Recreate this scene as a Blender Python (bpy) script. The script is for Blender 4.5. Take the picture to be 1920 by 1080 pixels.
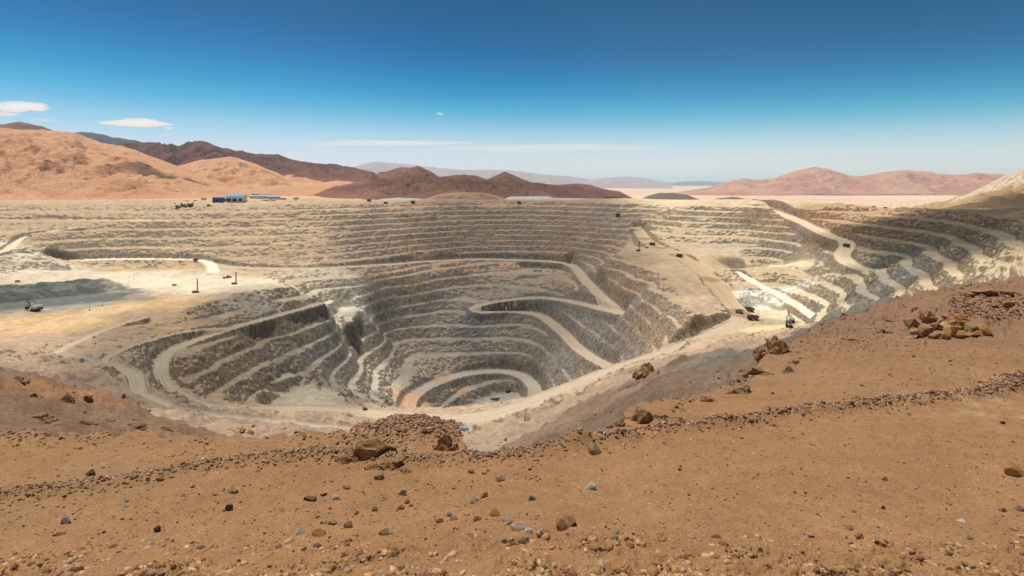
import bpy, math, random
import numpy as np
from mathutils import Vector, Matrix

sc = bpy.context.scene
for o in list(bpy.data.objects):
    bpy.data.objects.remove(o, do_unlink=True)

# ------------------------------------------------------------------ camera
F, CX, HY = 1100.0, 960.0, 342.0          # focal length, principal point, horizon in 1920x1080 photo pixels
cam_d = bpy.data.cameras.new('camera')
cam = bpy.data.objects.new('camera', cam_d)
sc.collection.objects.link(cam)
cam_d.sensor_fit = 'HORIZONTAL'
cam_d.sensor_width = 36.0
cam_d.lens = 36.0 * F / 1920.0
cam_d.shift_y = -(540.0 - HY) / 1920.0
cam_d.clip_start = 0.1
cam_d.clip_end = 200000.0
cam.location = (0, 0, 0)
cam.rotation_euler = (math.radians(90), 0, 0)
sc.camera = cam

# ------------------------------------------------------------------ sky and sun
SUN_DIR = Vector((-0.22, 0.20, 0.95)).normalized()        # towards the sun
world = bpy.data.worlds.new('World')
sc.world = world
world.use_nodes = True
wn, wl = world.node_tree.nodes, world.node_tree.links
wn.clear()
w_out = wn.new('ShaderNodeOutputWorld')
w_bg = wn.new('ShaderNodeBackground')
w_sky = wn.new('ShaderNodeTexSky')
w_sky.sky_type = 'NISHITA'
w_sky.sun_disc = False
w_sky.sun_elevation = math.asin(SUN_DIR.z)
w_sky.sun_rotation = math.atan2(SUN_DIR.x, SUN_DIR.y)
w_sky.altitude = 3000.0
w_sky.air_density = 1.0
w_sky.dust_density = 0.6
w_sky.ozone_density = 3.0
w_s1 = wn.new('ShaderNodeVectorMath'); w_s1.operation = 'SCALE'; w_s1.inputs['Scale'].default_value = 0.10
w_cv = wn.new('ShaderNodeRGBCurve')                      # deep polarised blue overhead, pale towards the horizon
for ci_, pts_ in enumerate((((0, 0), (0.20, 0.0), (0.25, 0.03), (0.30, 0.13), (0.335, 0.22), (0.46, 0.45), (0.63, 0.56), (1, 0.68)),
                            ((0, 0), (0.20, 0.05), (0.287, 0.085), (0.354, 0.165), (0.45, 0.32), (0.563, 0.47), (0.66, 0.52), (1, 0.68)),
                            ((0, 0), (0.30, 0.08), (0.496, 0.20), (0.577, 0.32), (0.67, 0.46), (0.726, 0.54), (1, 0.80)))):
    cu = w_cv.mapping.curves[ci_]
    while len(cu.points) < len(pts_): cu.points.new(0.5, 0.5)
    for p_, q_ in zip(cu.points, pts_): p_.location = q_; p_.handle_type = 'AUTO_CLAMPED'
w_cv.mapping.update()
w_s2 = wn.new('ShaderNodeVectorMath'); w_s2.operation = 'SCALE'; w_s2.inputs['Scale'].default_value = 10.0
wl.new(w_sky.outputs[0], w_s1.inputs[0])
wl.new(w_s1.outputs[0], w_cv.inputs['Color'])
wl.new(w_cv.outputs[0], w_s2.inputs[0])
wl.new(w_s2.outputs[0], w_bg.inputs[0])
w_bg.inputs[1].default_value = 0.10
wl.new(w_bg.outputs[0], w_out.inputs[0])

sun_d = bpy.data.lights.new('sun', 'SUN')
sun_d.energy = 4.0
sun_d.angle = math.radians(0.55)
sun_d.color = (1.0, 0.94, 0.85)
sun = bpy.data.objects.new('sun', sun_d)
sc.collection.objects.link(sun)
sun.rotation_euler = SUN_DIR.to_track_quat('Z', 'Y').to_euler()
sun.location = (0, 0, 3000)

sc.view_settings.view_transform = 'Standard'
sc.view_settings.look = 'None'
sc.view_settings.exposure = 0.6
sc.view_settings.gamma = 1.0
sc.view_settings.use_curve_mapping = False
sc.cycles.use_denoising = True
sc.cycles.max_bounces = 6
sc.cycles.diffuse_bounces = 2
sc.cycles.volume_bounces = 3
sc.cycles.transparent_max_bounces = 8
sc.cycles.use_adaptive_sampling = True

# ------------------------------------------------------------------ helpers
COL = sc.collection
def tag(o, label=None, cat=None, group=None, kind=None):
    if label: o['label'] = label
    if cat: o['category'] = cat
    if group: o['group'] = group
    if kind: o['kind'] = kind
    return o

_perm = np.random.RandomState(7).permutation(512).astype(np.int32)
_perm = np.concatenate([_perm, _perm])
_ga = np.random.RandomState(11).rand(512) * 2 * np.pi
_gx, _gy = np.cos(_ga).astype(np.float32), np.sin(_ga).astype(np.float32)
def perlin(x, y):
    x = np.asarray(x, np.float32); y = np.asarray(y, np.float32)
    xf, yf = np.floor(x), np.floor(y)
    u, v = x - xf, y - yf
    xi = xf.astype(np.int32) & 511; yi = yf.astype(np.int32) & 511
    x1 = (xi + 1) & 511; y1 = (yi + 1) & 511
    def g(a, b, dx, dy):
        h = _perm[_perm[a] + b]
        return _gx[h] * dx + _gy[h] * dy
    fu = u * u * u * (u * (u * 6 - 15) + 10); fv = v * v * v * (v * (v * 6 - 15) + 10)
    a = g(xi, yi, u, v); b = g(x1, yi, u - 1, v)
    c = g(xi, y1, u, v - 1); d = g(x1, y1, u - 1, v - 1)
    ab = a + (b - a) * fu; cd = c + (d - c) * fu
    return (ab + (cd - ab) * fv) * 1.5
def fbm(x, y, octaves=4, gain=0.5, seed=0.0):
    s = 0; a = 1.0; f = 1.0
    for i in range(octaves):
        s = s + a * perlin(x * f + seed * 17.3 + i * 31.7, y * f - seed * 9.1 + i * 12.9)
        a *= gain; f *= 2.03
    return s
def ridged(x, y, octaves=4, gain=0.5, seed=0.0):
    s = 0; a = 1.0; f = 1.0
    for i in range(octaves):
        s = s + a * (1 - 2 * np.abs(perlin(x * f + seed * 13.1 + i * 27.7, y * f + seed * 5.3 + i * 41.9)))
        a *= gain; f *= 2.07
    return s
def smooth(a, b, x):
    t = np.clip((x - a) / (b - a), 0, 1)
    return t * t * (3 - 2 * t)

def px_point(px, py, z):
    d = -z * F / (py - HY)
    return ((px - CX) / F * d, d, z)
def dp(px, d, z):
    return ((px - CX) / F * d, d, z)

# ------------------------------------------------------------------ the mine: control points read from its benches and roads
CP = []
def addz(*pts):
    for p in pts: CP.append(px_point(*p))
def addd(*pts):
    for p in pts: CP.append(dp(*p))
# rim and the plateau behind it (pixel column, distance, height)
RIM = [(-250, 1690, -64), (0, 1730, -64), (150, 1735, -64), (300, 1750, -64), (430, 1770, -63), (560, 1800, -64), (700, 1880, -68),
       (850, 2080, -66), (960, 2150, -70), (1060, 2050, -70), (1150, 1910, -66), (1300, 1750, -62), (1420, 1600, -62), (1550, 1450, -62),
       (1700, 1260, -60), (1800, 1180, -55), (1910, 900, -45), (2020, 820, -40), (2200, 720, -25)]
addd(*RIM)
for (p, d, z) in RIM[1:]:
    e = max(0.0, min(1.0, (p - 1060) / 140.0))            # the ground falls away to the desert on that side
    g_ = 14.0 if 600 < p < 1150 else 0.0
    addd((p, d + 350, z + 3 - 24 * e - g_), (p, d + 1100, z - 2 - 110 * e - g_))
addd((-250, 2300, -55))
# upper left wall
addz((0, 413, -104), (150, 414, -105), (310, 415, -105), (0, 475, -158), (60, 452, -140), (130, 432, -122), (0, 500, -182), (-120, 500, -177), (60, 512, -192))
addz((160, 488, -188), (280, 487, -188), (390, 490, -188), (430, 497, -193), (480, 460, -161), (560, 450, -153), (620, 440, -145))
addz((170, 512, -206), (380, 513, -205), (300, 540, -205), (367, 548, -205), (440, 532, -205), (540, 537, -206), (500, 527, -204), (230, 560, -206),
     (100, 590, -212), (0, 622, -215), (-120, 622, -213), (250, 590, -208), (-120, 570, -212), (0, 580, -214), (340, 575, -208), (420, 557, -207))
# spur below the left plateau: its ramp, then its benches
L2 = [(600, 570, -235), (520, 593, -237), (430, 618, -236), (340, 650, -241), (310, 668, -246), (301, 690, -252), (308, 718, -264), (345, 745, -276), (385, 762, -284), (470, 772, -290)]
addz(*L2)
addz((327, 700, -256), (367, 680, -252), (433, 647, -252), (547, 592, -250), (610, 575, -245))
addz((387, 720, -274), (413, 692, -272), (500, 642, -270), (600, 588, -268))
addz((430, 743, -293), (467, 715, -291), (533, 681, -291), (633, 622, -292))
addz((483, 760, -308), (500, 738, -309), (547, 708, -308), (597, 692, -312))
addz((560, 745, -320), (520, 762, -316), (600, 735, -320))
addz((300, 625, -226), (250, 640, -226), (200, 640, -222), (270, 680, -236), (200, 660, -226), (100, 650, -220), (0, 640, -218), (-120, 640, -216), (230, 665, -231))
# valley behind the spur
addz((660, 582, -282), (640, 575, -278), (600, 545, -245), (600, 525, -227), (690, 535, -244))
# main haul road, upper loop, hairpins and ring road
R_UP = [(400, 497, -196), (450, 503, -200), (560, 505, -208), (640, 502, -213), (720, 497, -220), (800, 491, -228), (880, 487, -235), (960, 488, -240), (1040, 492, -244),
        (1075, 501, -248), (1100, 530, -255), (1130, 560, -260), (1150, 577, -262), (1163, 588, -265)]
R_MID = [(1163, 588, -265), (1130, 581, -272), (1100, 573, -280), (1050, 563, -292), (1000, 559, -300), (930, 567, -308), (895, 575, -314), (890, 581, -319), (905, 586, -324), (960, 585, -329), (1010, 592, -333), (1050, 620, -337),
         (1080, 650, -338), (1110, 672, -336), (1145, 690, -335)]
R_RING = [(1004, 752, -438), (1003, 740, -436), (1000, 725, -433), (975, 704, -430), (930, 697, -425), (870, 703, -420), (810, 722, -414), (775, 745, -408), (765, 765, -404)]
addz(*R_UP[1:]); addz(*R_MID); addz(*R_RING)
addz((900, 765, -455), (940, 737, -450), (970, 738, -450), (860, 777, -455), (945, 762, -455))
# left wall of the main pit
addz((847, 499, -240), (747, 523, -248), (620, 553, -254))
addz((913, 507, -258), (797, 537, -272), (680, 570, -278))
addz((953, 522, -275), (847, 543, -290), (747, 570, -302), (690, 598, -302))
addz((913, 547, -300), (813, 573, -318), (730, 600, -330), (650, 655, -330), (620, 690, -325), (605, 720, -322))
addz((863, 590, -335), (780, 607, -345), (713, 630, -355), (670, 680, -352), (645, 720, -345), (650, 755, -335))
addz((800, 630, -368), (740, 655, -375), (700, 700, -372), (690, 750, -370))
addz((800, 655, -388), (760, 680, -395), (735, 720, -392), (725, 755, -385))
addz((1000, 630, -364), (940, 622, -364), (870, 632, -370), (1050, 665, -356))
addz((950, 665, -396), (1010, 670, -386), (1060, 710, -378), (870, 672, -400))
# right wall of the main pit and the plateau above it
addz((1180, 520, -205), (1230, 545, -205), (1290, 590, -207))
addz((1130, 512, -215), (1160, 540, -225), (1200, 565, -225), (1240, 590, -225), (1280, 625, -226))
addz((1160, 565, -245), (1190, 585, -245), (1220, 610, -245), (1250, 645, -246))
addz((1185, 605, -265), (1210, 635, -265), (1235, 655, -264), (1150, 612, -285), (1180, 640, -285), (1205, 662, -285))
RAMP = [(1194, 428, -138), (1200, 437, -150), (1215, 455, -163), (1260, 475, -172), (1310, 505, -185), (1345, 540, -201), (1375, 575, -215), (1400, 600, -222)]
addz(*RAMP); addz((1172, 402, -100))
addz((1150, 478, -176), (1230, 502, -181), (1290, 532, -191), (1340, 567, -204), (1370, 600, -219), (1197, 468, -170))
addz((1430, 600, -225), (1480, 615, -225), (1400, 615, -224), (1510, 605, -225))
addz((1300, 472, -167), (1380, 480, -170), (1420, 497, -176), (1340, 480, -168))
addz((1413, 530, -196), (1480, 565, -212), (1527, 597, -217), (1490, 487, -172), (1400, 430, -125), (1300, 430, -128))
R_RIGHT = [(1425, 390, -74), (1493, 413, -95), (1547, 440, -113), (1588, 457, -125), (1578, 480, -140), (1600, 500, -150), (1650, 512, -155)]
addz(*R_RIGHT[1:])
# benches of the right-hand wall, each at its own level
for z_, line in ((-142, [(1585, 483), (1660, 508), (1700, 548)]), (-160, [(1535, 488), (1610, 518), (1630, 553)]), (-178, [(1445, 483), (1510, 508), (1585, 548), (1625, 583)]),
                 (-194, [(1420, 498), (1485, 533), (1550, 578)]), (-210, [(1390, 518), (1450, 553), (1525, 598)]), (-112, [(1710, 463), (1780, 503), (1820, 538)]),
                 (-90, [(1710, 418), (1810, 458), (1880, 503)]), (-68, [(1760, 403), (1910, 448)])):
    addz(*[(a, b, z_) for a, b in line])
# near haul road and the slopes on this side of the pit
R_NEAR = [(1400, 600, -222), (1330, 632, -235), (1250, 663, -250), (1150, 697, -268), (1050, 737, -280), (950, 771, -291), (870, 786, -297), (760, 783, -297), (640, 774, -295), (560, 771, -292), (470, 772, -290)]
addz(*R_NEAR)
R_NLEFT = [(130, 668, -222), (200, 685, -229), (250, 704, -235), (262, 738, -247), (300, 757, -256), (332, 772, -262), (430, 786, -270), (540, 796, -278), (640, 806, -285), (760, 812, -292), (870, 808, -298)]
addz(*R_NLEFT)
addz((880, 832, -302), (930, 842, -303))
addd((0, 200, -71), (80, 255, -85), (-150, 220, -75), (185, 300, -113), (130, 285, -96), (260, 330, -144), (360, 300, -140), (440, 300, -145), (0, 330, -150), (100, 420, -185), (-150, 400, -150), (250, 480, -205),
     (0, 550, -205), (-150, 600, -200), (420, 500, -232), (560, 520, -255), (640, 300, -150), (760, 300, -158), (900, 300, -155), (760, 520, -262), (900, 520, -262))
addd((1180, 450, -165), (1080, 520, -212), (1250, 430, -146), (1300, 430, -136))
addd((1100, 560, -218), (1000, 560, -236), (1300, 600, -184), (1400, 690, -190), (1200, 450, -144), (1330, 420, -118), (1080, 500, -196), (1050, 300, -140), (1150, 300, -122), (1250, 300, -103),
     (1400, 300, -92), (1560, 350, -80), (1520, 345, -87), (1480, 340, -95), (1440, 345, -104), (1480, 400, -118), (1440, 400, -124), (1520, 400, -109), (1620, 380, -84), (1700, 380, -85), (1650, 250, -70), (1560, 520, -160), (1660, 560, -150), (1500, 600, -190), (1800, 300, -68), (1920, 300, -60), (2100, 350, -55), (1900, 560, -120), (2100, 560, -70))
for p in (-200, 100, 400, 700, 960, 1200):
    addd((p, 40, -34), (p, 120, -72 if p > 300 else -52))
for p in (1450, 1700, 1950, 2150):
    addd((p, 40, -26), (p, 120, -45))

CPA = np.array(CP, np.float64)
def rbf_fit(P, z, c, reg):
    n = len(P)
    r = np.sqrt(((P[:, None] - P[None]) ** 2).sum(-1) + c * c)
    A = np.zeros((n + 3, n + 3))
    A[:n, :n] = -r + np.eye(n) * reg
    A[:n, n] = 1; A[:n, n + 1:] = P / 1000.0
    A[n:, :n] = A[:n, n:].T
    return np.linalg.solve(A, np.concatenate([z, np.zeros(3)]))
_W = rbf_fit(CPA[:, :2], CPA[:, 2], 25.0, 6.0)
def rbf_eval(P, X, Y, W, c):
    out = np.empty(X.shape, np.float32); n = len(P)
    fx, fy, fo = X.ravel(), Y.ravel(), out.ravel()
    P32 = P.astype(np.float32); w = (-W[:n]).astype(np.float32)
    for s in range(0, fx.size, 40000):
        a = fx[s:s + 40000].astype(np.float32); b = fy[s:s + 40000].astype(np.float32)
        r = np.sqrt((a[:, None] - P32[None, :, 0]) ** 2 + (b[:, None] - P32[None, :, 1]) ** 2 + c * c)
        fo[s:s + 40000] = r @ w + W[n] + (W[n + 1] * a + W[n + 2] * b) / 1000.0
    return fo.reshape(X.shape)

# ------------------------------------------------------------------ terrain grid: fan of columns, rows by distance
PXS = np.concatenate([np.linspace(-900, -60, 26, endpoint=False), np.linspace(-60, 1980, 970), np.linspace(1980, 2800, 27)[1:]])
NCOL = len(PXS)
rows = np.concatenate([np.geomspace(3.4, 5.6, 20, endpoint=False), np.geomspace(5.6, 14.0, 205, endpoint=False), np.geomspace(14.0, 60.0, 105, endpoint=False), np.geomspace(60, 440, 85, endpoint=False), np.linspace(440, 620, 50, endpoint=False),
                       np.linspace(620, 1500, 430, endpoint=False), np.linspace(1500, 2200, 240, endpoint=False), np.geomspace(2200, 3100, 24)])
I_NEAR = 330
TANS = (PXS - CX) / F
GX = (rows[:, None] * TANS[None, :]).astype(np.float32)
GY = np.repeat(rows[:, None], NCOL, 1).astype(np.float32)
NR = len(rows)
# coarse evaluation of the broad shape, then interpolation up to the grid
cr = np.concatenate([np.geomspace(5, 600, 60, endpoint=False), np.linspace(600, 2300, 230, endpoint=False), np.linspace(2300, 3100, 12)])
cc = np.linspace(-900, 2800, 460)
CXg = cr[:, None] * ((cc - CX) / F)[None, :]
CYg = np.repeat(cr[:, None], len(cc), 1)
coarse = rbf_eval(CPA[:, :2], CXg, CYg, _W, 25.0)
ri = np.clip(np.interp(rows, cr, np.arange(len(cr))), 0, len(cr) - 1.001)
ci = np.interp(PXS, cc, np.arange(len(cc))).clip(0, len(cc) - 1.001)
r0 = ri.astype(int); c0 = ci.astype(int)
fr = (ri - r0)[:, None]; fc = (ci - c0)[None, :]
BASE = (coarse[r0][:, c0] * (1 - fr) * (1 - fc) + coarse[r0 + 1][:, c0] * fr * (1 - fc)
        + coarse[r0][:, c0 + 1] * (1 - fr) * fc + coarse[r0 + 1][:, c0 + 1] * fr * fc).astype(np.float32)

def seg_dist(X, Y, pts):
    """distance to a polyline and the height along it"""
    best = np.full(X.shape, 1e9, np.float32); zz = np.zeros(X.shape, np.float32); side = np.zeros(X.shape, np.float32)
    for (ax, ay, az), (bx, by, bz) in zip(pts[:-1], pts[1:]):
        dx, dy = bx - ax, by - ay
        t = np.clip(((X - ax) * dx + (Y - ay) * dy) / (dx * dx + dy * dy + 1e-9), 0, 1)
        d = np.hypot(X - ax - t * dx, Y - ay - t * dy)
        m = d < best
        best = np.where(m, d, best); zz = np.where(m, az + t * (bz - az), zz)
        side = np.where(m, np.sign((X - ax) * dy - (Y - ay) * dx), side)
    return best, zz, side
def smooth_line(pts, n=6):
    P = np.array(pts, float)
    out = []
    for i in range(len(P) - 1):
        p0 = P[max(i - 1, 0)]; p1 = P[i]; p2 = P[i + 1]; p3 = P[min(i + 2, len(P) - 1)]
        for k in range(n):
            t = k / n
            out.append(0.5 * (2 * p1 + (p2 - p0) * t + (2 * p0 - 5 * p1 + 4 * p2 - p3) * t * t + (3 * p1 - p0 - 3 * p2 + p3) * t ** 3))
    out.append(P[-1])
    return [tuple(q) for q in out]
def poly_sd(X, Y, poly):
    """signed distance to a polygon, positive inside"""
    P = np.array(poly, float)
    inside = np.zeros(X.shape, bool); best = np.full(X.shape, 1e9, np.float32)
    for i in range(len(P)):
        ax, ay = P[i - 1]; bx, by = P[i]
        dx, dy = bx - ax, by - ay
        t = np.clip(((X - ax) * dx + (Y - ay) * dy) / (dx * dx + dy * dy + 1e-9), 0, 1)
        best = np.minimum(best, np.hypot(X - ax - t * dx, Y - ay - t * dy))
        cond = ((ay > Y) != (by > Y)) & (X < dx * (Y - ay) / (dy + 1e-12) + ax)
        inside ^= cond
    return np.where(inside, best, -best)

PIT = slice(I_NEAR + 60, NR)             # rows that can hold benches
X, Y, H0 = GX[PIT], GY[PIT], BASE[PIT].copy()
# terraces
PXg = np.repeat(PXS[None, :], X.shape[0], 0)
wob = 3.2 * fbm(X / 110, Y / 110, 3, 0.5, 1) + 1.7 * fbm(X / 20, Y / 20, 3, 0.55, 2)
def terrace(h, l0, step, a, noise):
    u = (l0 - h) / step
    k = np.floor(u); t = u - k
    e = np.where(t < a, 0.10 * t / a, 0.10 + 0.90 * np.clip((t - a) / (1 - a), 0, 1) ** 0.82)
    out = l0 - step * (k + e)
    face = np.where(t < a, 0.0, np.clip((t - a) / 0.08, 0, 1) * np.clip((1 - t) / 0.08, 0, 1))
    return np.where(h > l0, h, out), np.where(h > l0, 0.0, face)
hh = H0 + wob
t20, f20 = terrace(hh, -42.0, 20.0, 0.38, wob)
t30, f30 = terrace(hh, -242.0, 21.5, 0.33, wob)
main = smooth(-262, -244, -H0 * 0 + np.where(H0 < -244, -244, -270)) * smooth(-420, -340, X) * (H0 < -243)
main = np.where((X > -330 - 0.35 * (1350 - Y)) & (H0 < -242) & (Y > 930), 1.0, 0.0)
rwall = smooth(415, 445, X) * (Y < 1450) * (1 - (H0 > -60) * (Y > 1400)) * (main < 0.5)
t16, f16 = terrace(hh, -66.0, 15.0, 0.36, wob)
upper = (Y > 1430) & (H0 > -243) & (X > -620)
t18, f18 = terrace(H0 + 0.55 * wob, -52.0, 18.0, 0.43, wob)
TER = np.where(main > 0.5, t30, np.where(rwall > 0.5, t18, np.where(upper, t16, t20)))
FACE = np.where(main > 0.5, f30, np.where(rwall > 0.5, f18, np.where(upper, f16, f20)))
# where benches exist
st = smooth(690 - 60 * smooth(380, 480, X), 800 - 100 * smooth(380, 480, X), Y) * smooth(-58 + 22 * smooth(480, 600, X) * (Y < 1400), -66 + 22 * smooth(480, 600, X) * (Y < 1400), H0) * (1 - smooth(2150, 2350, Y))
st = st * (1 - smooth(-40, 40, (-280 + (Y - 700) * 0.0) - X) * smooth(980, 900, Y) * smooth(-250, -215, H0))     # rolling ground below the left plateau
# smooth dumped slopes and worn places
def blob(px, py, z, rad, ry=None):
    x, y, _ = px_point(px, py, z)
    return np.exp(-(((X - x) / rad) ** 2 + ((Y - y) / (ry or rad)) ** 2))
worn = np.zeros(X.shape)
for b in ((640, 520, -235, 90, 60), (540, 430, -115, 90, 70), (1300, 545, -205, 60, 70), (1330, 590, -225, 50, 60), (470, 570, -220, 70, 50), (1270, 388, -75, 110, 60), (1210, 470, -172, 100, 120),
          (380, 440, -120, 120, 60), (1560, 470, -125, 60, 60), (120, 450, -130, 140, 70), (600, 420, -110, 50, 80), (900, 400, -100, 60, 60)):
    worn = np.maximum(worn, blob(*b))
worn = np.clip(worn * 1.25, 0, 1)
patch = smooth(0.15, 0.6, fbm(X / 160, Y / 160, 3, 0.5, 5)) * 0.55
# benches nearly erased on the left upper wall
ul = smooth(-560, -760, X) * smooth(-200, -185, H0) * smooth(1250, 1350, Y)
st = st * (1 - 0.38 * (1 - 0.6 * rwall) * smooth(0.0, 0.7, fbm(X / 75, Y / 75, 4, 0.6, 15))) * (1 - 0.92 * worn) * (1 - 0.35 * ul) * (1 - patch * smooth(1500, 1700, Y) * 0.4)
# flats
def W2(pts, z):
    return [px_point(a, b, z)[:2] for a, b in pts]
FLATS = [(W2([(150, 509), (390, 509), (470, 513), (547, 536), (480, 541), (420, 554), (370, 569), (300, 592), (200, 612), (100, 624), (0, 628), (-150, 630), (-150, 545), (0, 530), (100, 515)], -206), None, 18),
         (W2([(1385, 578), (1430, 574), (1500, 590), (1528, 608), (1500, 630), (1390, 630), (1372, 606)], -225), -225.5, 14),
         (W2([(1285, 466), (1380, 470), (1432, 490), (1425, 503), (1330, 492), (1275, 476)], -170), None, 16),
         (W2([(1152, 462), (1205, 452), (1290, 497), (1350, 543), (1335, 562), (1240, 500), (1152, 477)], -176), None, 18),
         (W2([(845, 782), (885, 752), (945, 732), (982, 736), (985, 757), (935, 785)], -455), -455, 14),
         (W2([(490, 768), (515, 737), (580, 722), (602, 730), (612, 762), (560, 780)], -318), -319, 14),
         (W2([(630, 578), (655, 573), (676, 581), (668, 604), (645, 604)], -281), -281, 10),
         (W2([(1452, 484), (1515, 482), (1545, 493), (1530, 506), (1470, 492)], -172), None, 10),
         (W2([(975, 503), (1072, 503), (1078, 514), (970, 515)], -262), -262, 12)]
flatm = np.zeros(X.shape)
FLATZ = np.zeros(X.shape); 
for poly, z, soft in FLATS:
    sd = poly_sd(X, Y, poly)
    m = smooth(-soft, soft, sd + 6 * fbm(X / 30, Y / 30, 2))
    tgt = H0 if z is None else z
    FLATZ = np.where(m > flatm, tgt, FLATZ)
    flatm = np.maximum(flatm, m)
rough = (1.4 * fbm(X / 8, Y / 8, 3, 0.65, 3) + 2.8 * ridged(X / 15, Y / 15, 3, 0.6, 4) * 0.8)
calm = 1 - 0.75 * smooth(-80, -70, H0) * (Y > 1500)
TERR = TER * st + (H0 + calm * (0.5 * wob + 3 * fbm(X / 55, Y / 55, 4, 0.55, 8) + 1.5 * ridged(X / 22, Y / 14, 4, 0.6, 12))) * (1 - st)
TERR = TERR + rough * (0.14 + 1.05 * FACE * st)
# spilled rock cones across the faces
TERR = TERR * (1 - flatm) + (FLATZ + 0.35 * fbm(X / 12, Y / 12, 3)) * flatm
# mounds
def mound(pts, hgt, width, pw=1.0):
    d, zz, s = seg_dist(X, Y, pts)
    return hgt * np.clip(1 - d / width, 0, 1) ** pw
mo = mound([px_point(-60, 552, -205), px_point(40, 545, -200), px_point(110, 542, -203), px_point(190, 540, -206)], 24, 48, 0.9)
mo = mo + mound([px_point(0, 505, -185), px_point(60, 500, -185), px_point(105, 500, -190)], 12, 30)
mo = mo + mound([px_point(-80, 615, -214), px_point(20, 612, -214), px_point(60, 600, -213)], 7, 30)
TERR = TERR + mo * (1 + 0.12 * fbm(X / 30, Y / 30, 3, 0.6, 6))
# roads cut and filled into the slopes
ROADS = []
def road(name, pts, width, label):
    ROADS.append((name, smooth_line([px_point(*p) for p in pts], 5), width, label))
road('haul_road', R_UP, 25, 'pale haul road curving along the far wall of the main pit')
road('haul_road', R_MID, 25, 'haul road doubling back in a hairpin in the middle of the main pit')
road('haul_road', R_RING, 26, 'orange tinged ring road just above the pit floor')
road('haul_road', R_NEAR, 34, 'broad pale haul road along the near edge of the main pit')
road('haul_road', RAMP, 30, 'striped brown ramp road running down to the loading floor')
road('haul_road', R_RIGHT, 26, 'pale road winding down the sunlit benches beside the shaded wall')
road('haul_road', L2, 18, 'narrow ramp bending around the benched spur under the plateau')
road('haul_road', R_NLEFT, 18, 'grey track winding below the brown rocky slope')
road('haul_road', [(100, 493, -190), (120, 491, -189), (200, 487, -188), (300, 487, -188), (370, 489, -189), (395, 497, -195), (400, 512, -204)], 22, 'white road along the back of the sunlit plateau')
road('haul_road', [(-60, 490, -168), (0, 474, -157), (22, 462, -148), (45, 447, -136), (90, 436, -126), (150, 427, -117)], 16, 'pale road curving up the dusty wall above the plateau')
road('haul_road', [(-80, 413, -104), (100, 413, -104), (310, 415, -105)], 12, 'thin white road level across the upper wall')
road('haul_road', [(100, 665, -221), (150, 640, -220), (210, 615, -216), (270, 598, -210)], 11, 'light dirt track climbing towards the plateau edge')
road('dirt_track', [(185, 688, -230), (213, 664, -228), (267, 644, -228), (350, 623, -229), (430, 617, -235)], 11, 'dirt track rising from the grey track to the ramp around the spur')
road('dirt_track', [(1000, 822, -236), (1080, 790, -212), (1180, 745, -166), (1250, 715, -147), (1300, 690, -137)], 9, 'faint dirt track crossing the grey slope below the broad haul road')
road('haul_road', [(1380, 512, -190), (1413, 530, -196), (1480, 565, -212), (1530, 600, -219)], 16, 'white ramp slanting down to the shovel floor')
ROADM = np.zeros(X.shape, np.float32); ROADID = np.full(X.shape, -1, np.int16)
for i, (nm, pts, w, lab) in enumerate(ROADS):
    P = np.array(pts); pad = w * 2.5
    # only the grid rows near the road
    ys = rows[PIT]
    a = max(np.searchsorted(ys, P[:, 1].min() - pad) - 1, 0); b = min(np.searchsorted(ys, P[:, 1].max() + pad) + 1, len(ys))
    s = slice(a, b)
    d, zz, sd_ = seg_dist(X[s], Y[s], pts)
    ww = w * 0.5
    m = smooth(ww * 1.75, ww * 1.0, d)
    TERR[s] = TERR[s] * (1 - m) + (zz + 0.12 * fbm(X[s] / 8, Y[s] / 8, 2)) * m
    berm = np.exp(-((d - ww * 1.04) / 2.2) ** 2) * 2.4
    TERR[s] = TERR[s] + berm * (0.7 + 0.6 * perlin(X[s] / 6, Y[s] / 6))
    core = d < ww * 0.97
    ROADM[s] = np.maximum(ROADM[s], smooth(ww * 1.15, ww * 0.85, d))
    ROADID[s] = np.where(core, i, ROADID[s])
# broken ground beyond the benches on this side, and the plateau behind the rim
nearside = smooth(800, 700, Y) * smooth(520, 420, X)
TERR = TERR + nearside * (1 - ROADM) * (3.0 * ridged(X / 60, Y / 60, 5, 0.55, 9) + 1.2 * fbm(X / 12, Y / 12, 4, 0.6, 10))
HT = BASE.copy()
HT[PIT] = TERR
mid_rows = slice(0, I_NEAR + 60)
Xm, Ym = GX[mid_rows], GY[mid_rows]
amp = np.clip(Ym / 200, 0, 1)
HT[mid_rows] += amp * (3.0 * ridged(Xm / 60, Ym / 60, 5, 0.55, 9) + 1.2 * fbm(Xm / 12, Ym / 12, 4, 0.6, 10)) * smooth(20, 80, Ym)

# ------------------------------------------------------------------ the near ground we stand on
NP_ = [(0, 1080, 7.2), (480, 1080, 6.8), (960, 1080, 6.5), (1440, 1080, 6.5), (1920, 1080, 6.6), (0, 975, 8.8), (500, 975, 8.4), (960, 975, 8.0), (1500, 975, 8.0), (1900, 975, 8.2), (960, 890, 9.6), (200, 880, 10.8), (600, 880, 10.3), (1500, 880, 9.8),
       (1200, 860, 10.4), (1500, 780, 12.6), (1900, 780, 12.6), (1700, 680, 18.0), (1900, 650, 21.0), (1770, 620, 26.0), (1500, 690, 19.0), (1600, 605, 34.0), (1920, 535, 47.0), (1900, 560, 38.0),
       (0, 815, 13.2), (640, 818, 12.0), (300, 820, 13.0), (900, 850, 11.0), (1050, 836, 11.2), (1150, 802, 12.4), (1300, 750, 15.0), (1400, 715, 18.0), (-150, 815, 13.4), (-150, 1080, 7.3), (2070, 1080, 6.8), (2070, 800, 12.8), (2070, 560, 36)]
NPA = np.array([((p - CX) / F * d, d, -(q - HY) / F * d) for p, q, d in NP_])
_WN = rbf_fit(NPA[:, :2], NPA[:, 2], 2.0, 0.3)
nr = slice(0, I_NEAR + 25)
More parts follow.
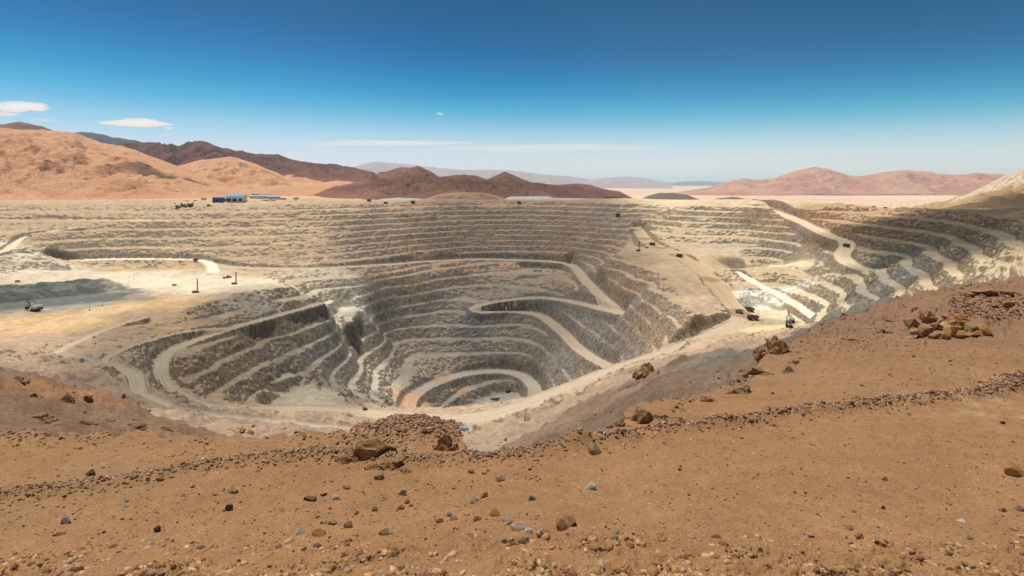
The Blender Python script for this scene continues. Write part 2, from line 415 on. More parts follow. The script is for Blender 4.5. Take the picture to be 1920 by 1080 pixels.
Xn, Yn = GX[nr], GY[nr]
NEAR = rbf_eval(NPA[:, :2], Xn, Yn, _WN, 2.0)
LIPX = [-150, 0, 200, 400, 640, 700, 780, 850, 880, 940, 1050, 1150, 1200, 1300, 1400, 1450, 1500, 1600, 1700, 1800, 1920, 2070]
LIPD = [13.6, 13.5, 13.4, 13.0, 12.3, 12.6, 13.2, 12.4, 11.0, 10.8, 11.4, 12.6, 14.8, 15.6, 18.4, 22.6, 25.0, 35.5, 42.0, 46.0, 52.0, 58.0]
lip = np.interp(PXS, LIPX, LIPD)
lip = lip * (1 + 0.03 * fbm(PXS / 40, PXS * 0 + 3.3, 4, 0.6) + 0.008 * fbm(PXS / 14, PXS * 0 + 9.3, 3, 0.7))
over = np.maximum(0, Yn - lip[None, :])
NEAR = NEAR - 0.9 * over - 0.25 * over ** 1.4 * 0.3
# gravel windrows pushed up along the edge
def pxd(p, q, d): return ((p - CX) / F * d, d, 0)
WIND1 = [(-80, 935, 9.4), (0, 920, 9.7), (160, 905, 10.0), (330, 885, 10.4), (480, 868, 10.8), (640, 862, 10.9), (760, 872, 10.4), (830, 868, 10.4), (930, 858, 10.6), (1010, 845, 11.0), (1080, 838, 11.2)]
WIND2 = [(1080, 838, 11.2), (1180, 818, 11.7), (1300, 800, 12.1), (1450, 782, 12.6), (1560, 768, 13.1), (1680, 752, 13.7), (1780, 742, 14.2), (1860, 725, 15.1), (1940, 700, 16.6), (2060, 660, 19.5)]
W1 = smooth_line([pxd(*p) for p in WIND1], 4); W2_ = smooth_line([pxd(*p) for p in WIND2], 4)
d1, _, _ = seg_dist(Xn, Yn, W1); d2, _, _ = seg_dist(Xn, Yn, W2_)
nz = 1 + 0.5 * fbm(Xn / 0.6, Yn / 0.6, 2)
NEAR = NEAR + 0.10 * np.exp(-(d1 / 0.30) ** 2) * nz + 0.17 * np.exp(-(d2 / 0.30) ** 2) * nz
# rubble mound at the lip
mx, my, _ = pxd(770, 830, 12.4)
NEAR = NEAR + 0.34 * np.exp(-(((Xn - mx) / 1.15) ** 2 + ((Yn - my) / 0.8) ** 2)) * (1 + 0.2 * fbm(Xn / 0.4, Yn / 0.4, 2))
mx, my, _ = pxd(1775, 618, 26.5)
NEAR = NEAR + 0.9 * np.exp(-(((Xn - mx) / 2.0) ** 2 + ((Yn - my) / 2.4) ** 2))
# uneven soil
NEAR = NEAR + 0.05 * fbm(Xn / 2.2, Yn / 2.2, 3, 0.5, 2) + 0.012 * fbm(Xn / 0.25, Yn / 0.25, 3, 0.6, 3) * np.clip(Yn / 10, .5, 3)
far_r = smooth(16, 30, Yn)
NEAR = NEAR + far_r * (0.28 * ridged(Xn / 3.2, Yn / 3.2, 5, 0.6, 4))
# heavier clods in the strip closest to us
cl = smooth(7.9, 7.1, Yn)
NEAR = NEAR + cl * 0.045 * ridged(Xn / 0.30, Yn / 0.22, 4, 0.62, 7) * smooth(-0.1, 0.5, fbm(Xn / 0.9, Yn / 0.5, 2, 0.5, 4) + 0.25)
NEARM = np.zeros(GX.shape, np.float32)
isnear = NEAR > HT[nr]
NEARM[nr] = np.where(isnear, 1.0, 0.0)
HT[nr] = np.maximum(NEAR, HT[nr])

def ground_z(x, y):
    """height of the built terrain at a place"""
    p = x / y * F + CX
    c = np.clip(np.interp(p, PXS, np.arange(NCOL)), 0, NCOL - 1.001); r = np.clip(np.interp(y, rows, np.arange(NR)), 0, NR - 1.001)
    c0, r0 = int(c), int(r); a, b = c - c0, r - r0
    return float(HT[r0, c0] * (1 - a) * (1 - b) + HT[r0, c0 + 1] * a * (1 - b) + HT[r0 + 1, c0] * (1 - a) * b + HT[r0 + 1, c0 + 1] * a * b)
def at(px, py, dmin=5.6):
    """the place on the terrain that lies along one line of sight"""
    c = int(np.clip(round(float(np.interp(px, PXS, np.arange(NCOL)))), 0, NCOL - 1))
    prof = HY - HT[:, c] / rows * F
    i0 = np.searchsorted(rows, dmin)
    ok = np.nonzero(prof[i0:] <= py)[0]
    i = i0 + (ok[0] if len(ok) else NR - 1 - i0)
    y = rows[i]
    if i > i0 and prof[i - 1] > py:
        t = (prof[i - 1] - py) / (prof[i - 1] - prof[i] + 1e-9); y = rows[i - 1] + t * (rows[i] - rows[i - 1])
    x = (px - CX) / F * y
    return x, y, ground_z(x, y)
# ------------------------------------------------------------------ materials
def new_mat(name):
    m = bpy.data.materials.new(name); m.use_nodes = True
    nt = m.node_tree; nt.nodes.clear()
    out = nt.nodes.new('ShaderNodeOutputMaterial'); b = nt.nodes.new('ShaderNodeBsdfPrincipled')
    b.inputs['Roughness'].default_value = 0.95
    b.inputs['Specular IOR Level'].default_value = 0.15
    nt.links.new(b.outputs[0], out.inputs[0])
    return m, nt, b
class NB:
    """small node builder"""
    def __init__(s, nt): s.nt = nt; s.n = nt.nodes; s.l = nt.links
    def put(s, sock, v):
        if isinstance(v, (int, float)): sock.default_value = v
        elif isinstance(v, (tuple, list)): sock.default_value = tuple(v) + ((1.0,) if len(v) == 3 and sock.type == 'RGBA' else ())
        else: s.l.new(v, sock)
    def math(s, op, a, b=0.0, c=None, clamp=False):
        n = s.n.new('ShaderNodeMath'); n.operation = op; n.use_clamp = clamp
        s.put(n.inputs[0], a); s.put(n.inputs[1], b)
        if c is not None: s.put(n.inputs[2], c)
        return n.outputs[0]
    def mix(s, f, a, b, mode='MIX'):
        n = s.n.new('ShaderNodeMix'); n.data_type = 'RGBA'; n.blend_type = mode
        s.put(n.inputs[0], f); s.put(n.inputs[6], a); s.put(n.inputs[7], b)
        return n.outputs[2]
    def noise(s, scale, detail=4, rough=0.55, vec=None, dist=0.0):
        n = s.n.new('ShaderNodeTexNoise'); n.inputs['Scale'].default_value = scale; n.inputs['Detail'].default_value = detail
        n.inputs['Roughness'].default_value = rough; n.inputs['Distortion'].default_value = dist
        s.l.new(vec if vec is not None else s.pos(), n.inputs['Vector'])
        return n.outputs[0]
    def voro(s, scale, vec=None, feature='F1', out='Distance'):
        n = s.n.new('ShaderNodeTexVoronoi'); n.feature = feature; n.inputs['Scale'].default_value = scale
        s.l.new(vec if vec is not None else s.pos(), n.inputs['Vector'])
        return n.outputs[out]
    def pos(s):
        if not hasattr(s, '_p'):
            s._p = s.n.new('ShaderNodeTexCoord').outputs['Object']
        return s._p
    def scaled(s, v):
        n = s.n.new('ShaderNodeMapping'); n.inputs['Scale'].default_value = v
        s.l.new(s.pos(), n.inputs['Vector']); return n.outputs[0]
    def ramp(s, x, stops):
        n = s.n.new('ShaderNodeValToRGB'); e = n.color_ramp.elements
        while len(e) < len(stops): e.new(0.5)
        for i, (p, c) in enumerate(stops):
            e[i].position = p; e[i].color = tuple(c) + (1,) if not isinstance(c, (int, float)) else (c, c, c, 1)
        s.put(n.inputs[0], x); return n.outputs[0]
    def rng(s, x, a, b, c=0.0, d=1.0, kind='SMOOTHSTEP'):
        n = s.n.new('ShaderNodeMapRange'); n.interpolation_type = kind
        s.put(n.inputs[0], x)
        for i, v in enumerate((a, b, c, d)): n.inputs[i + 1].default_value = v
        return n.outputs[0]
    def attr(s, name, out='Color'):
        n = s.n.new('ShaderNodeAttribute'); n.attribute_name = name; return n.outputs[out]
    def up(s):
        g = s.n.new('ShaderNodeNewGeometry'); x = s.n.new('ShaderNodeSeparateXYZ'); s.l.new(g.outputs['Normal'], x.inputs[0]); return x.outputs[2]
    def bump(s, h, strength, dist, bsdf):
        n = s.n.new('ShaderNodeBump'); n.inputs['Strength'].default_value = strength; n.inputs['Distance'].default_value = dist
        s.l.new(h, n.inputs['Height']); s.l.new(n.outputs[0], bsdf.inputs['Normal'])
    def hsv(s, c, val):
        n = s.n.new('ShaderNodeHueSaturation'); s.put(n.inputs['Value'], val); s.put(n.inputs['Color'], c); return n.outputs[0]

# blasted rock faces and dusty berms of the mine; colours of the ground itself come with the mesh
M = {}
m, nt, b = new_mat('mine_rock'); k = NB(nt); M['pit'] = m
dust, rock = k.attr('dust'), k.attr('rock')
n_big = k.noise(0.012, 4, 0.6); n_mid = k.noise(0.07, 5, 0.65); n_fine = k.noise(0.42, 6, 0.7); n_str = k.noise(1.0, 6, 0.68, k.scaled((0.17, 0.17, 0.075)))
steep = k.math('SUBTRACT', 1.0, k.up())
msk = k.rng(k.math('ADD', steep, k.math('MULTIPLY', k.math('SUBTRACT', n_fine, 0.5), 0.22)), 0.09, 0.24)
hue1 = k.noise(0.0075, 3, 0.6); hue2 = k.noise(0.017, 4, 0.62, k.scaled((1.0, 1.0, 2.2)))
rock = k.mix(k.rng(hue1, 0.46, 0.62, 0, 0.6), rock, (0.205, 0.19, 0.172))                 # cooler grey bodies of rock
rock = k.mix(k.rng(hue2, 0.58, 0.70, 0, 0.5), rock, (0.31, 0.20, 0.105))                   # oxidised ochre bands
rock = k.mix(k.rng(hue2, 0.40, 0.30, 0, 0.45), rock, (0.36, 0.325, 0.27))                  # pale altered rock
rk = k.hsv(rock, k.rng(n_str, 0.36, 0.66, 0.58, 1.5, 'LINEAR'))
rk = k.hsv(rk, k.rng(n_fine, 0.33, 0.67, 0.42, 1.62, 'LINEAR'))
# paler debris lying on the faces
rk = k.mix(k.rng(n_mid, 0.52, 0.68, 0, 0.75), rk, k.hsv(dust, 0.82))
du = k.hsv(dust, k.rng(n_mid, 0.3, 0.7, 0.76, 1.2, 'LINEAR'))
du = k.hsv(du, k.rng(n_fine, 0.3, 0.7, 0.74, 1.24, 'LINEAR'))
col = k.mix(msk, du, rk)
col = k.hsv(col, k.rng(n_big, 0.3, 0.7, 0.88, 1.12, 'LINEAR'))
k.l.new(col, b.inputs['Base Color'])
k.bump(k.math('ADD', k.math('MULTIPLY', n_str, k.math('MULTIPLY', msk, 2.5)), k.math('MULTIPLY', n_fine, k.math('ADD', k.math('MULTIPLY', msk, 1.2), 0.12))), 0.9, 1.5, b)

m, nt, b = new_mat('road_dust'); k = NB(nt); M['road'] = m
dust = k.attr('dust'); ac = k.attr('across', 'Fac')
n1 = k.noise(0.05, 4, 0.6); n2 = k.noise(0.5, 4, 0.6)
c = k.hsv(dust, k.rng(n1, 0.3, 0.7, 0.9, 1.1, 'LINEAR'))
trk = k.math('MULTIPLY', k.rng(k.math('SINE', k.math('MULTIPLY', ac, 15.0)), 0.2, 1.0), k.rng(n1, 0.4, 0.6))
c = k.hsv(c, k.math('SUBTRACT', 1.04, k.math('MULTIPLY', trk, 0.24)))
c = k.hsv(c, k.rng(n2, 0.3, 0.7, 0.93, 1.07, 'LINEAR'))
k.l.new(c, b.inputs['Base Color']); k.bump(n2, 0.3, 0.2, b)

# brown stony soil of the slope we stand on
m, nt, b = new_mat('brown_soil'); k = NB(nt); M['soil'] = m
dust = k.attr('dust')
n1 = k.noise(0.45, 5, 0.6); n2 = k.noise(3.2, 6, 0.65); n3 = k.noise(26.0, 4, 0.7); n4 = k.noise(0.16, 3, 0.6)
v1 = k.voro(22.0); vcol = k.voro(22.0, out='Color'); v2 = k.voro(60.0)
c = k.hsv(dust, k.rng(n1, 0.3, 0.7, 0.88, 1.12, 'LINEAR'))
c = k.mix(k.rng(n4, 0.52, 0.72, 0, 0.4), c, (0.42, 0.26, 0.14))
c = k.hsv(c, k.rng(n2, 0.28, 0.72, 0.84, 1.14, 'LINEAR'))
c = k.hsv(c, k.rng(n3, 0.3, 0.7, 0.86, 1.14, 'LINEAR'))
sx = k.n.new('ShaderNodeSeparateColor'); k.l.new(vcol, sx.inputs[0])
peb = k.math('MULTIPLY', k.rng(v1, 0.018, 0.012), k.rng(sx.outputs[0], 0.62, 0.66))
peb = k.math('MULTIPLY', k.rng(v1, 0.34, 0.26), k.rng(sx.outputs[0], 0.62, 0.66))
pc = k.ramp(sx.outputs[1], [(0.0, (0.16, 0.085, 0.045)), (0.45, (0.36, 0.2, 0.11)), (0.75, (0.45, 0.33, 0.24)), (1.0, (0.62, 0.55, 0.46))])
c = k.mix(peb, c, pc)
vc2 = k.n.new('ShaderNodeSeparateColor'); k.l.new(k.voro(48.0, out='Color'), vc2.inputs[0])
gr = k.math('MULTIPLY', k.rng(k.voro(48.0), 0.36, 0.28), k.rng(vc2.outputs[0], 0.55, 0.6))
c = k.mix(gr, c, k.ramp(vc2.outputs[1], [(0.0, (0.10, 0.05, 0.025)), (0.5, (0.27, 0.145, 0.07)), (0.8, (0.46, 0.29, 0.17)), (1.0, (0.58, 0.46, 0.34))]))
k.l.new(c, b.inputs['Base Color'])
hb = k.math('ADD', k.math('ADD', k.math('MULTIPLY', n2, 0.5), k.math('MULTIPLY', n3, 0.14)), k.math('ADD', k.math('MULTIPLY', peb, 0.3), k.math('MULTIPLY', gr, 0.16)))
k.bump(hb, 0.8, 0.06, b)

# loose scree of the slopes between us and the pit
m, nt, b = new_mat('loose_scree'); k = NB(nt); M['scree'] = m
dust = k.attr('dust')
n0 = k.noise(0.02, 5, 0.6); n1 = k.noise(0.12, 6, 0.68); n2 = k.noise(0.9, 6, 0.72); n3 = k.noise(0.35, 5, 0.7, k.scaled((1.0, 0.35, 0.35)))
c = k.hsv(dust, k.rng(n0, 0.3, 0.7, 0.80, 1.2, 'LINEAR'))
c = k.hsv(c, k.rng(n1, 0.3, 0.7, 0.78, 1.22, 'LINEAR'))
c = k.hsv(c, k.rng(n2, 0.32, 0.68, 0.72, 1.28, 'LINEAR'))
c = k.mix(k.math('MULTIPLY', k.rng(n3, 0.60, 0.70), 0.6), c, k.hsv(k.attr('rock'), 0.5))
c = k.mix(k.math('MULTIPLY', k.rng(n1, 0.62, 0.75), 0.35), c, (0.34, 0.2, 0.1))
k.l.new(c, b.inputs['Base Color']); k.bump(k.math('ADD', n1, k.math('MULTIPLY', n2, 0.35)), 0.9, 1.6, b)

def hill_mat(name, c1, c2, c3, scale, bump=8.0, streak=None):
    m, nt, b = new_mat(name); k = NB(nt)
    n1 = k.noise(scale, 6, 0.62); n2 = k.noise(scale * 7, 6, 0.7); n3 = k.noise(scale * 30, 4, 0.7)
    c = k.mix(k.rng(n1, 0.38, 0.62), c1, c2)
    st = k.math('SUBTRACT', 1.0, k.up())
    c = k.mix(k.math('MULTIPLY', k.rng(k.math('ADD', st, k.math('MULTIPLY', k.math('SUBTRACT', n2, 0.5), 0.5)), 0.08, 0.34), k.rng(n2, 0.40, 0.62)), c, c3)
    if streak: c = k.mix(k.math('MULTIPLY', k.attr('patch', 'Fac'), k.rng(n2, 0.35, 0.6)), c, streak)
    c = k.hsv(c, k.rng(n3, 0.3, 0.7, 0.72, 1.28, 'LINEAR'))
    k.l.new(c, b.inputs['Base Color']); k.bump(k.math('ADD', n2, k.math('MULTIPLY', n3, 0.5)), 1.0, bump * 1.5, b)
    return m

# ------------------------------------------------------------------ colours of the ground in the mine
H = HT
dustc = np.empty(GX.shape + (3,), np.float32); rockc = np.empty(GX.shape + (3,), np.float32)
dustc[:] = (0.395, 0.282, 0.187); rockc[:] = (0.26, 0.19, 0.125)
def paint(arr, w, colr):
    arr += w[..., None] * (np.array(colr, np.float32) - arr)
cz = fbm(GX / 120, GY / 120, 4, 0.55, 21); cz2 = fbm(GX / 45, GY / 45, 3, 0.6, 23)
def zone(reg, d=None, r=None, s=1.0):
    px, py, z, rx, ry = reg[:5]
    ang = reg[5] if len(reg) > 5 else 0.0; soft = reg[6] if len(reg) > 6 else 0.5
    x, y, _ = px_point(px, py, z); R_ = 2.2 * max(rx, ry)
    a, b_ = np.searchsorted(rows, [y - R_, y + R_])
    t1 = int(np.searchsorted(TANS, max((x + R_) / max(y - R_, 50), (x + R_) / (y + R_))))
    t0 = int(np.searchsorted(TANS, min((x - R_) / max(y - R_, 50), (x - R_) / (y + R_))))
    w_ = (slice(a, b_), slice(t0, t1))
    if b_ <= a or t1 <= t0: return
    dx, dy = GX[w_] - x, GY[w_] - y
    ca, sa = math.cos(ang), math.sin(ang)
    u, v = (dx * ca + dy * sa) / rx, (-dx * sa + dy * ca) / ry
    w = smooth(1 + soft, 1 - soft, np.sqrt(u * u + v * v) + 0.28 * cz[w_] + 0.15 * cz2[w_]) * s
    if d: dustc[w_] += w[..., None] * (np.array(d, np.float32) - dustc[w_])
    if r: rockc[w_] += w[..., None] * (np.array(r, np.float32) - rockc[w_])
# deeper rock turns grey
deep = smooth(-235, -310, H + 14 * cz) * smooth(880, 960, GY)
paint(dustc, deep * 0.85, (0.305, 0.254, 0.202)); paint(rockc, deep * 0.85, (0.222, 0.185, 0.148))
far = smooth(1480, 1650, GY) * smooth(-245, -225, H)
paint(dustc, far, (0.36, 0.255, 0.172)); paint(rockc, far, (0.235, 0.168, 0.116))
# left plateau and the wall above
paint(dustc, smooth(-430, -560, GX + 25 * cz) * smooth(820, 900, GY) * smooth(-262, -230, H), (0.405, 0.292, 0.182))
paint(rockc, smooth(-430, -560, GX + 25 * cz) * smooth(820, 900, GY) * smooth(-300, -230, H), (0.25, 0.195, 0.135))
zone((300, 530, -205, 330, 120), (0.58, 0.50, 0.365))
zone((120, 498, -188, 260, 50), (0.56, 0.48, 0.36))
zone((240, 575, -207, 150, 42, 0.45), (0.50, 0.335, 0.17), None, 0.85)
zone((60, 612, -213, 190, 26, 0.12), (0.52, 0.35, 0.18), None, 0.85)
zone((40, 556, -206, 215, 115, 0.0, 0.3), (0.105, 0.112, 0.102), (0.07, 0.074, 0.07), 0.97)  # dark gravel mound; its shading is painted into the same dark zone
zone((130, 575, -210, 100, 18, 0.2), (0.27, 0.275, 0.25), None, 0.7)
zone((280, 500, -195, 150, 14), (0.44, 0.30, 0.16), (0.40, 0.26, 0.13), 0.9)
zone((660, 582, -290, 60, 60), (0.66, 0.60, 0.48), (0.45, 0.40, 0.32))
zone((600, 530, -235, 90, 60), (0.52, 0.44, 0.32), (0.42, 0.35, 0.25), 0.8)
zone((470, 575, -222, 70, 40), (0.33, 0.29, 0.235), (0.22, 0.19, 0.15), 0.8)
zone((620, 660, -325, 60, 110), (0.47, 0.41, 0.31), (0.25, 0.215, 0.16), 0.8)
zone((700, 720, -372, 40, 110), (0.52, 0.46, 0.35), (0.28, 0.24, 0.18), 0.8)
zone((560, 745, -320, 70, 50), (0.54, 0.45, 0.32), None)
# right side: warm, with rusty, green and white patches
warm = smooth(300, 430, GX + 20 * cz) * smooth(380, 480, GY) * (1 - smooth(1750, 1900, GY) * 0.5)
paint(dustc, warm, (0.45, 0.345, 0.22)); paint(rockc, warm, (0.225, 0.165, 0.10))
upr = smooth(620, 760, GX + 30 * cz) * smooth(-170, -120, H)
paint(dustc, upr, (0.40, 0.265, 0.155)); paint(rockc, upr, (0.22, 0.122, 0.066))
zone((1560, 545, -180, 150, 90), (0.60, 0.50, 0.34), (0.27, 0.225, 0.14), 0.9)
zone((1440, 550, -203, 70, 34), (0.66, 0.62, 0.54), (0.55, 0.52, 0.45), 0.9)
zone((1440, 612, -225, 110, 36), (0.60, 0.46, 0.25), None)
zone((1500, 487, -164, 70, 40), (0.62, 0.52, 0.35), None, 0.9)
zone((1660, 590, -190, 70, 40), (0.58, 0.53, 0.43), (0.36, 0.33, 0.27), 0.7)
for p, q, z, r_, cc_ in ((1430, 500, -172, 26, (0.13, 0.20, 0.155)), (1330, 432, -130, 24, (0.16, 0.22, 0.17)), (1450, 445, -130, 26, (0.13, 0.20, 0.155)), (1400, 478, -165, 20, (0.12, 0.20, 0.15)), (1300, 420, -118, 22, (0.17, 0.22, 0.17)),
                         (1455, 580, -215, 18, (0.17, 0.22, 0.16)), (1640, 480, -135, 30, (0.28, 0.17, 0.07)), (1800, 500, -140, 36, (0.27, 0.165, 0.065)), (1610, 525, -165, 26, (0.36, 0.22, 0.08)), (1500, 520, -170, 24, (0.33, 0.21, 0.085)),
                         (1540, 405, -80, 60, (0.24, 0.115, 0.075)), (1440, 385, -66, 55, (0.24, 0.10, 0.075)), (1470, 420, -98, 40, (0.19, 0.125, 0.105)), (1500, 590, -222, 24, (0.33, 0.18, 0.08)),
                         (710, 425, -120, 40, (0.16, 0.155, 0.14)), (900, 470, -205, 60, (0.27, 0.17, 0.09)), (1050, 470, -205, 40, (0.27, 0.16, 0.08)), (860, 590, -330, 50, (0.165, 0.15, 0.145)), (880, 620, -360, 50, (0.165, 0.16, 0.16))):
    zone((p, q, z, r_, r_), None, cc_, 0.85)
zone((1440, 580, -205, 50, 24), (0.30, 0.27, 0.20), (0.20, 0.19, 0.14), 0.7)
zone((1370, 480, -181, 110, 60), (0.42, 0.335, 0.245), None, 0.9)
zone((930, 757, -455, 70, 50), (0.36, 0.345, 0.295), None)
# this side of the pit: brown, then mauve grey towards the road
ns = smooth(800, 640, GY + 50 * cz) * smooth(470, 400, GX + 20 * cz)
paint(dustc, ns, (0.300, 0.215, 0.150)); paint(rockc, ns, (0.27, 0.195, 0.135))
ns2 = smooth(560, 420, GY + 40 * cz) * smooth(470, 400, GX + 20 * cz)
paint(dustc, ns2 * smooth(-100, 100, GX), (0.28, 0.185, 0.125)); paint(rockc, ns2, (0.215, 0.138, 0.09))
paint(dustc, ns2 * smooth(100, -100, GX), (0.27, 0.165, 0.10))
zone((1560, 600, -80, 70, 120), (0.20, 0.185, 0.15), (0.14, 0.13, 0.105))
zone((60, 680, -72, 60, 40), (0.40, 0.21, 0.10), (0.3, 0.13, 0.05), 0.8)
zone((130, 720, -100, 45, 60), (0.25, 0.20, 0.165), None, 0.8)
# soil underfoot
paint(dustc, NEARM, (0.40, 0.212, 0.094))
nearfar = NEARM * smooth(15, 26, GY)
paint(dustc, nearfar * 0.9, (0.315, 0.178, 0.108))
pr = NEARM * np.exp(-(((GX - 11.5) / 2.0) ** 2 + ((GY - 13.0) / 2.2) ** 2)) * smooth(-0.2, 0.5, fbm(GX / 0.8, GY / 0.5, 3))
paint(dustc, np.clip(pr, 0, 1) * 0.8, (0.56, 0.36, 0.18))
bh = smooth(1790, 1900, GY - 120 * np.exp(-((GX - 0) / 700) ** 2) + 30 * cz) * smooth(-82, -72, H)
paint(dustc, bh * smooth(-300, -600, GX), (0.50, 0.325, 0.185)); paint(dustc, bh * smooth(-600, -300, GX) * smooth(500, 300, GX), (0.32, 0.205, 0.135)); paint(dustc, smooth(1500, 1600, GY) * smooth(-100, -70, H) * smooth(300, 500, GX), (0.55, 0.42, 0.27))
# roads
across = np.zeros(GX.shape, np.float32)
ROADC = [(0.44, 0.345, 0.25), (0.44, 0.345, 0.25), (0.42, 0.36, 0.29), (0.42, 0.335, 0.238), (0.43, 0.31, 0.19), (0.56, 0.44, 0.29), (0.45, 0.37, 0.265), (0.38, 0.31, 0.235), (0.66, 0.58, 0.46), (0.62, 0.50, 0.34), (0.60, 0.52, 0.39), (0.48, 0.385, 0.265), (0.42, 0.335, 0.23), (0.30, 0.22, 0.155), (0.66, 0.59, 0.46)]
RID = np.full(GX.shape, -1, np.int16); RID[PIT] = ROADID
for i, (nm, pts, w, lab) in enumerate(ROADS):
    P = np.array(pts); a = max(np.searchsorted(rows, P[:, 1].min() - w * 2) - 1, 0); b_ = min(np.searchsorted(rows, P[:, 1].max() + w * 2) + 1, NR); s = slice(a, b_)
    d, zz, sd_ = seg_dist(GX[s], GY[s], pts)
    wgt = smooth(w * 0.75, w * 0.42, d + 1.5 * cz2[s])
    dustc[s] += wgt[..., None] * (np.array(ROADC[i], np.float32) - dustc[s])
    across[s] = np.where(RID[s] == i, d / (w * 0.5), across[s])
zone((840, 715, -416, 45, 22), (0.50, 0.30, 0.175), None, 0.8); zone((775, 750, -407, 40, 40), (0.50, 0.29, 0.165), None, 0.9)
# watered dark stripes on the ramp
for (p, q, z, r_) in ((1207, 446, -156, 16), (1220, 458, -164, 14), (1238, 465, -168, 14), (1265, 478, -173, 16), (1330, 525, -195, 15), (1395, 590, -219, 22)):
    zone((p, q, z, r_ * 1.5, r_ * 0.9, -0.9, 0.2), (0.25, 0.16, 0.10), None, 0.8)

# ------------------------------------------------------------------ meshes from the grid
VX = np.stack([GX, GY, HT], -1).astype(np.float32).reshape(-1, 3)
def grid_object(name, face_mask, mat, smooth_=True, origin=None):
    r, c = np.nonzero(face_mask)
    i = (r * NCOL + c).astype(np.int64)
    quads = np.stack([i, i + 1, i + NCOL + 1, i + NCOL], 1)
    used, inv = np.unique(quads, return_inverse=True)
    quads = inv.reshape(-1, 4)
    me = bpy.data.meshes.new(name)
    nv, nf = len(used), len(quads)
    me.vertices.add(nv); me.loops.add(nf * 4); me.polygons.add(nf)
    me.vertices.foreach_set('co', VX[used].ravel())
    me.loops.foreach_set('vertex_index', quads.ravel().astype(np.int32))
    me.polygons.foreach_set('loop_start', np.arange(0, nf * 4, 4, dtype=np.int32))
    me.polygons.foreach_set('loop_total', np.full(nf, 4, np.int32))
    me.polygons.foreach_set('use_smooth', np.full(nf, smooth_, bool))
    for an, arr in (('dust', dustc), ('rock', rockc)):
        a = me.attributes.new(an, 'FLOAT_COLOR', 'POINT')
        v = np.ones((nv, 4), np.float32); v[:, :3] = arr.reshape(-1, 3)[used]
        a.data.foreach_set('color', v.ravel())
    a = me.attributes.new('across', 'FLOAT', 'POINT'); a.data.foreach_set('value', across.ravel()[used])
    me.update(); me.validate()
    me.materials.append(mat)
    o = bpy.data.objects.new(name, me); COL.objects.link(o)
    return o
fr_ = RID[:-1, :-1]
FN = np.zeros((NR - 1, NCOL - 1), bool); FN[:I_NEAR + 8] = True
tag(grid_object('hillside', FN, M['soil']), 'brown stony slope in front with gravel windrows', kind='structure')
FM = np.zeros_like(FN)
FM[I_NEAR + 8:] = ((GY[:-1, :-1] + 25 * cz2[:-1, :-1] < 700) & (GX[:-1, :-1] < 400) & (fr_ < 0))[I_NEAR + 8:]
tag(grid_object('slope', FM, M['scree']), 'brown and grey slope falling from the stony hillside to the pit', kind='structure')
FP = ~FN & ~FM & (fr_ < 0)
tag(grid_object('open_pit', FP, M['pit']), 'terraced walls and floors of the open pit mine', kind='structure')
for i, (nm, pts, w, lab) in enumerate(ROADS):
    fm = (fr_ == i) & ~FN
    if fm.sum() > 4: tag(grid_object(nm, fm, M['road']), lab, kind='structure')

# ------------------------------------------------------------------ hills behind the mine
def hill(name, sil, dc, front, back, base, mat, label, amp=0.12, gul=0.10, ncol=220, nrow=90, seed=1, power=1.0, patch=None, fs=None, shear=0.0):
    S = np.array(sil, float)
    ncol, nrow = int(ncol * 0.65), int(nrow * 0.65)
    ps = np.linspace(S[0, 0], S[-1, 0], ncol)
    py = np.interp(ps, S[:, 0], S[:, 1])
    kern = np.array([1, 2, 3, 2, 1.]); kern /= kern.sum()
    pe = np.pad(py, 2, mode='edge'); py = np.convolve(pe, kern, 'valid')
    d0 = dc + shear * (ps - ps.mean())
    crest = -(py - HY) / F * d0
    v = np.concatenate([np.linspace(0, 1, nrow), np.linspace(1, 2, nrow // 2)[1:]])
    fdist = front
    D = np.where(v[:, None] <= 1, d0[None] - front * (1 - v[:, None]), d0[None] + back * (v[:, None] - 1))
    e = np.where(v <= 1, v, 2 - v)[:, None]
    prof = np.clip(e, 0, 1) ** power
    Xh = (ps[None] - CX) / F * D
    basev = np.minimum(base, crest - 3.0)[None]
    hgt = crest[None] - basev
    L = fs or front * 0.35
    g = 0.6 * ridged(Xh / (L * 0.55) + 0.35 * perlin(Xh / L, D / L), D / (L * 2.6), 5, 0.55, seed) + 0.5 * ridged(Xh / L, D / (L * 1.6), 4, 0.5, seed + 1)
    n = fbm(Xh / (L * 0.35), D / (L * 0.35), 5, 0.55, seed + 3)
    env = np.sin(np.pi * np.clip(e, 0, 1) ** 0.9)
    hscale = max(float((crest - base).max()), 1.0)
    Z = basev + hgt * prof + env * (gul * (g - 0.5) + amp * n * 0.5) * np.maximum(hgt, hscale * 0.15)
    Z = Z + (1 - env) * prof * 0.02 * n * hscale
    Z[0] = basev[0] - hscale * 0.1; Z[-1] = basev[0] - hscale * 0.1
    # the ends run down into the ground
    co = np.stack([Xh, D, Z], -1).reshape(-1, 3)
    nr_, nc_ = D.shape
    idx = np.arange(nr_ * nc_).reshape(nr_, nc_)
    q = np.stack([idx[:-1, :-1], idx[:-1, 1:], idx[1:, 1:], idx[1:, :-1]], -1).reshape(-1, 4)
    me = bpy.data.meshes.new(name)
    me.from_pydata(co.tolist(), [], q.tolist())
    me.polygons.foreach_set('use_smooth', np.ones(len(q), bool))
    if patch is not None:
        a = me.attributes.new('patch', 'FLOAT', 'POINT'); a.data.foreach_set('value', patch(ps, e, Xh, D).astype(np.float32).ravel())
    me.update(); me.materials.append(mat)
    o = bpy.data.objects.new(name, me); COL.objects.link(o)
    return tag(o, label, kind='structure')

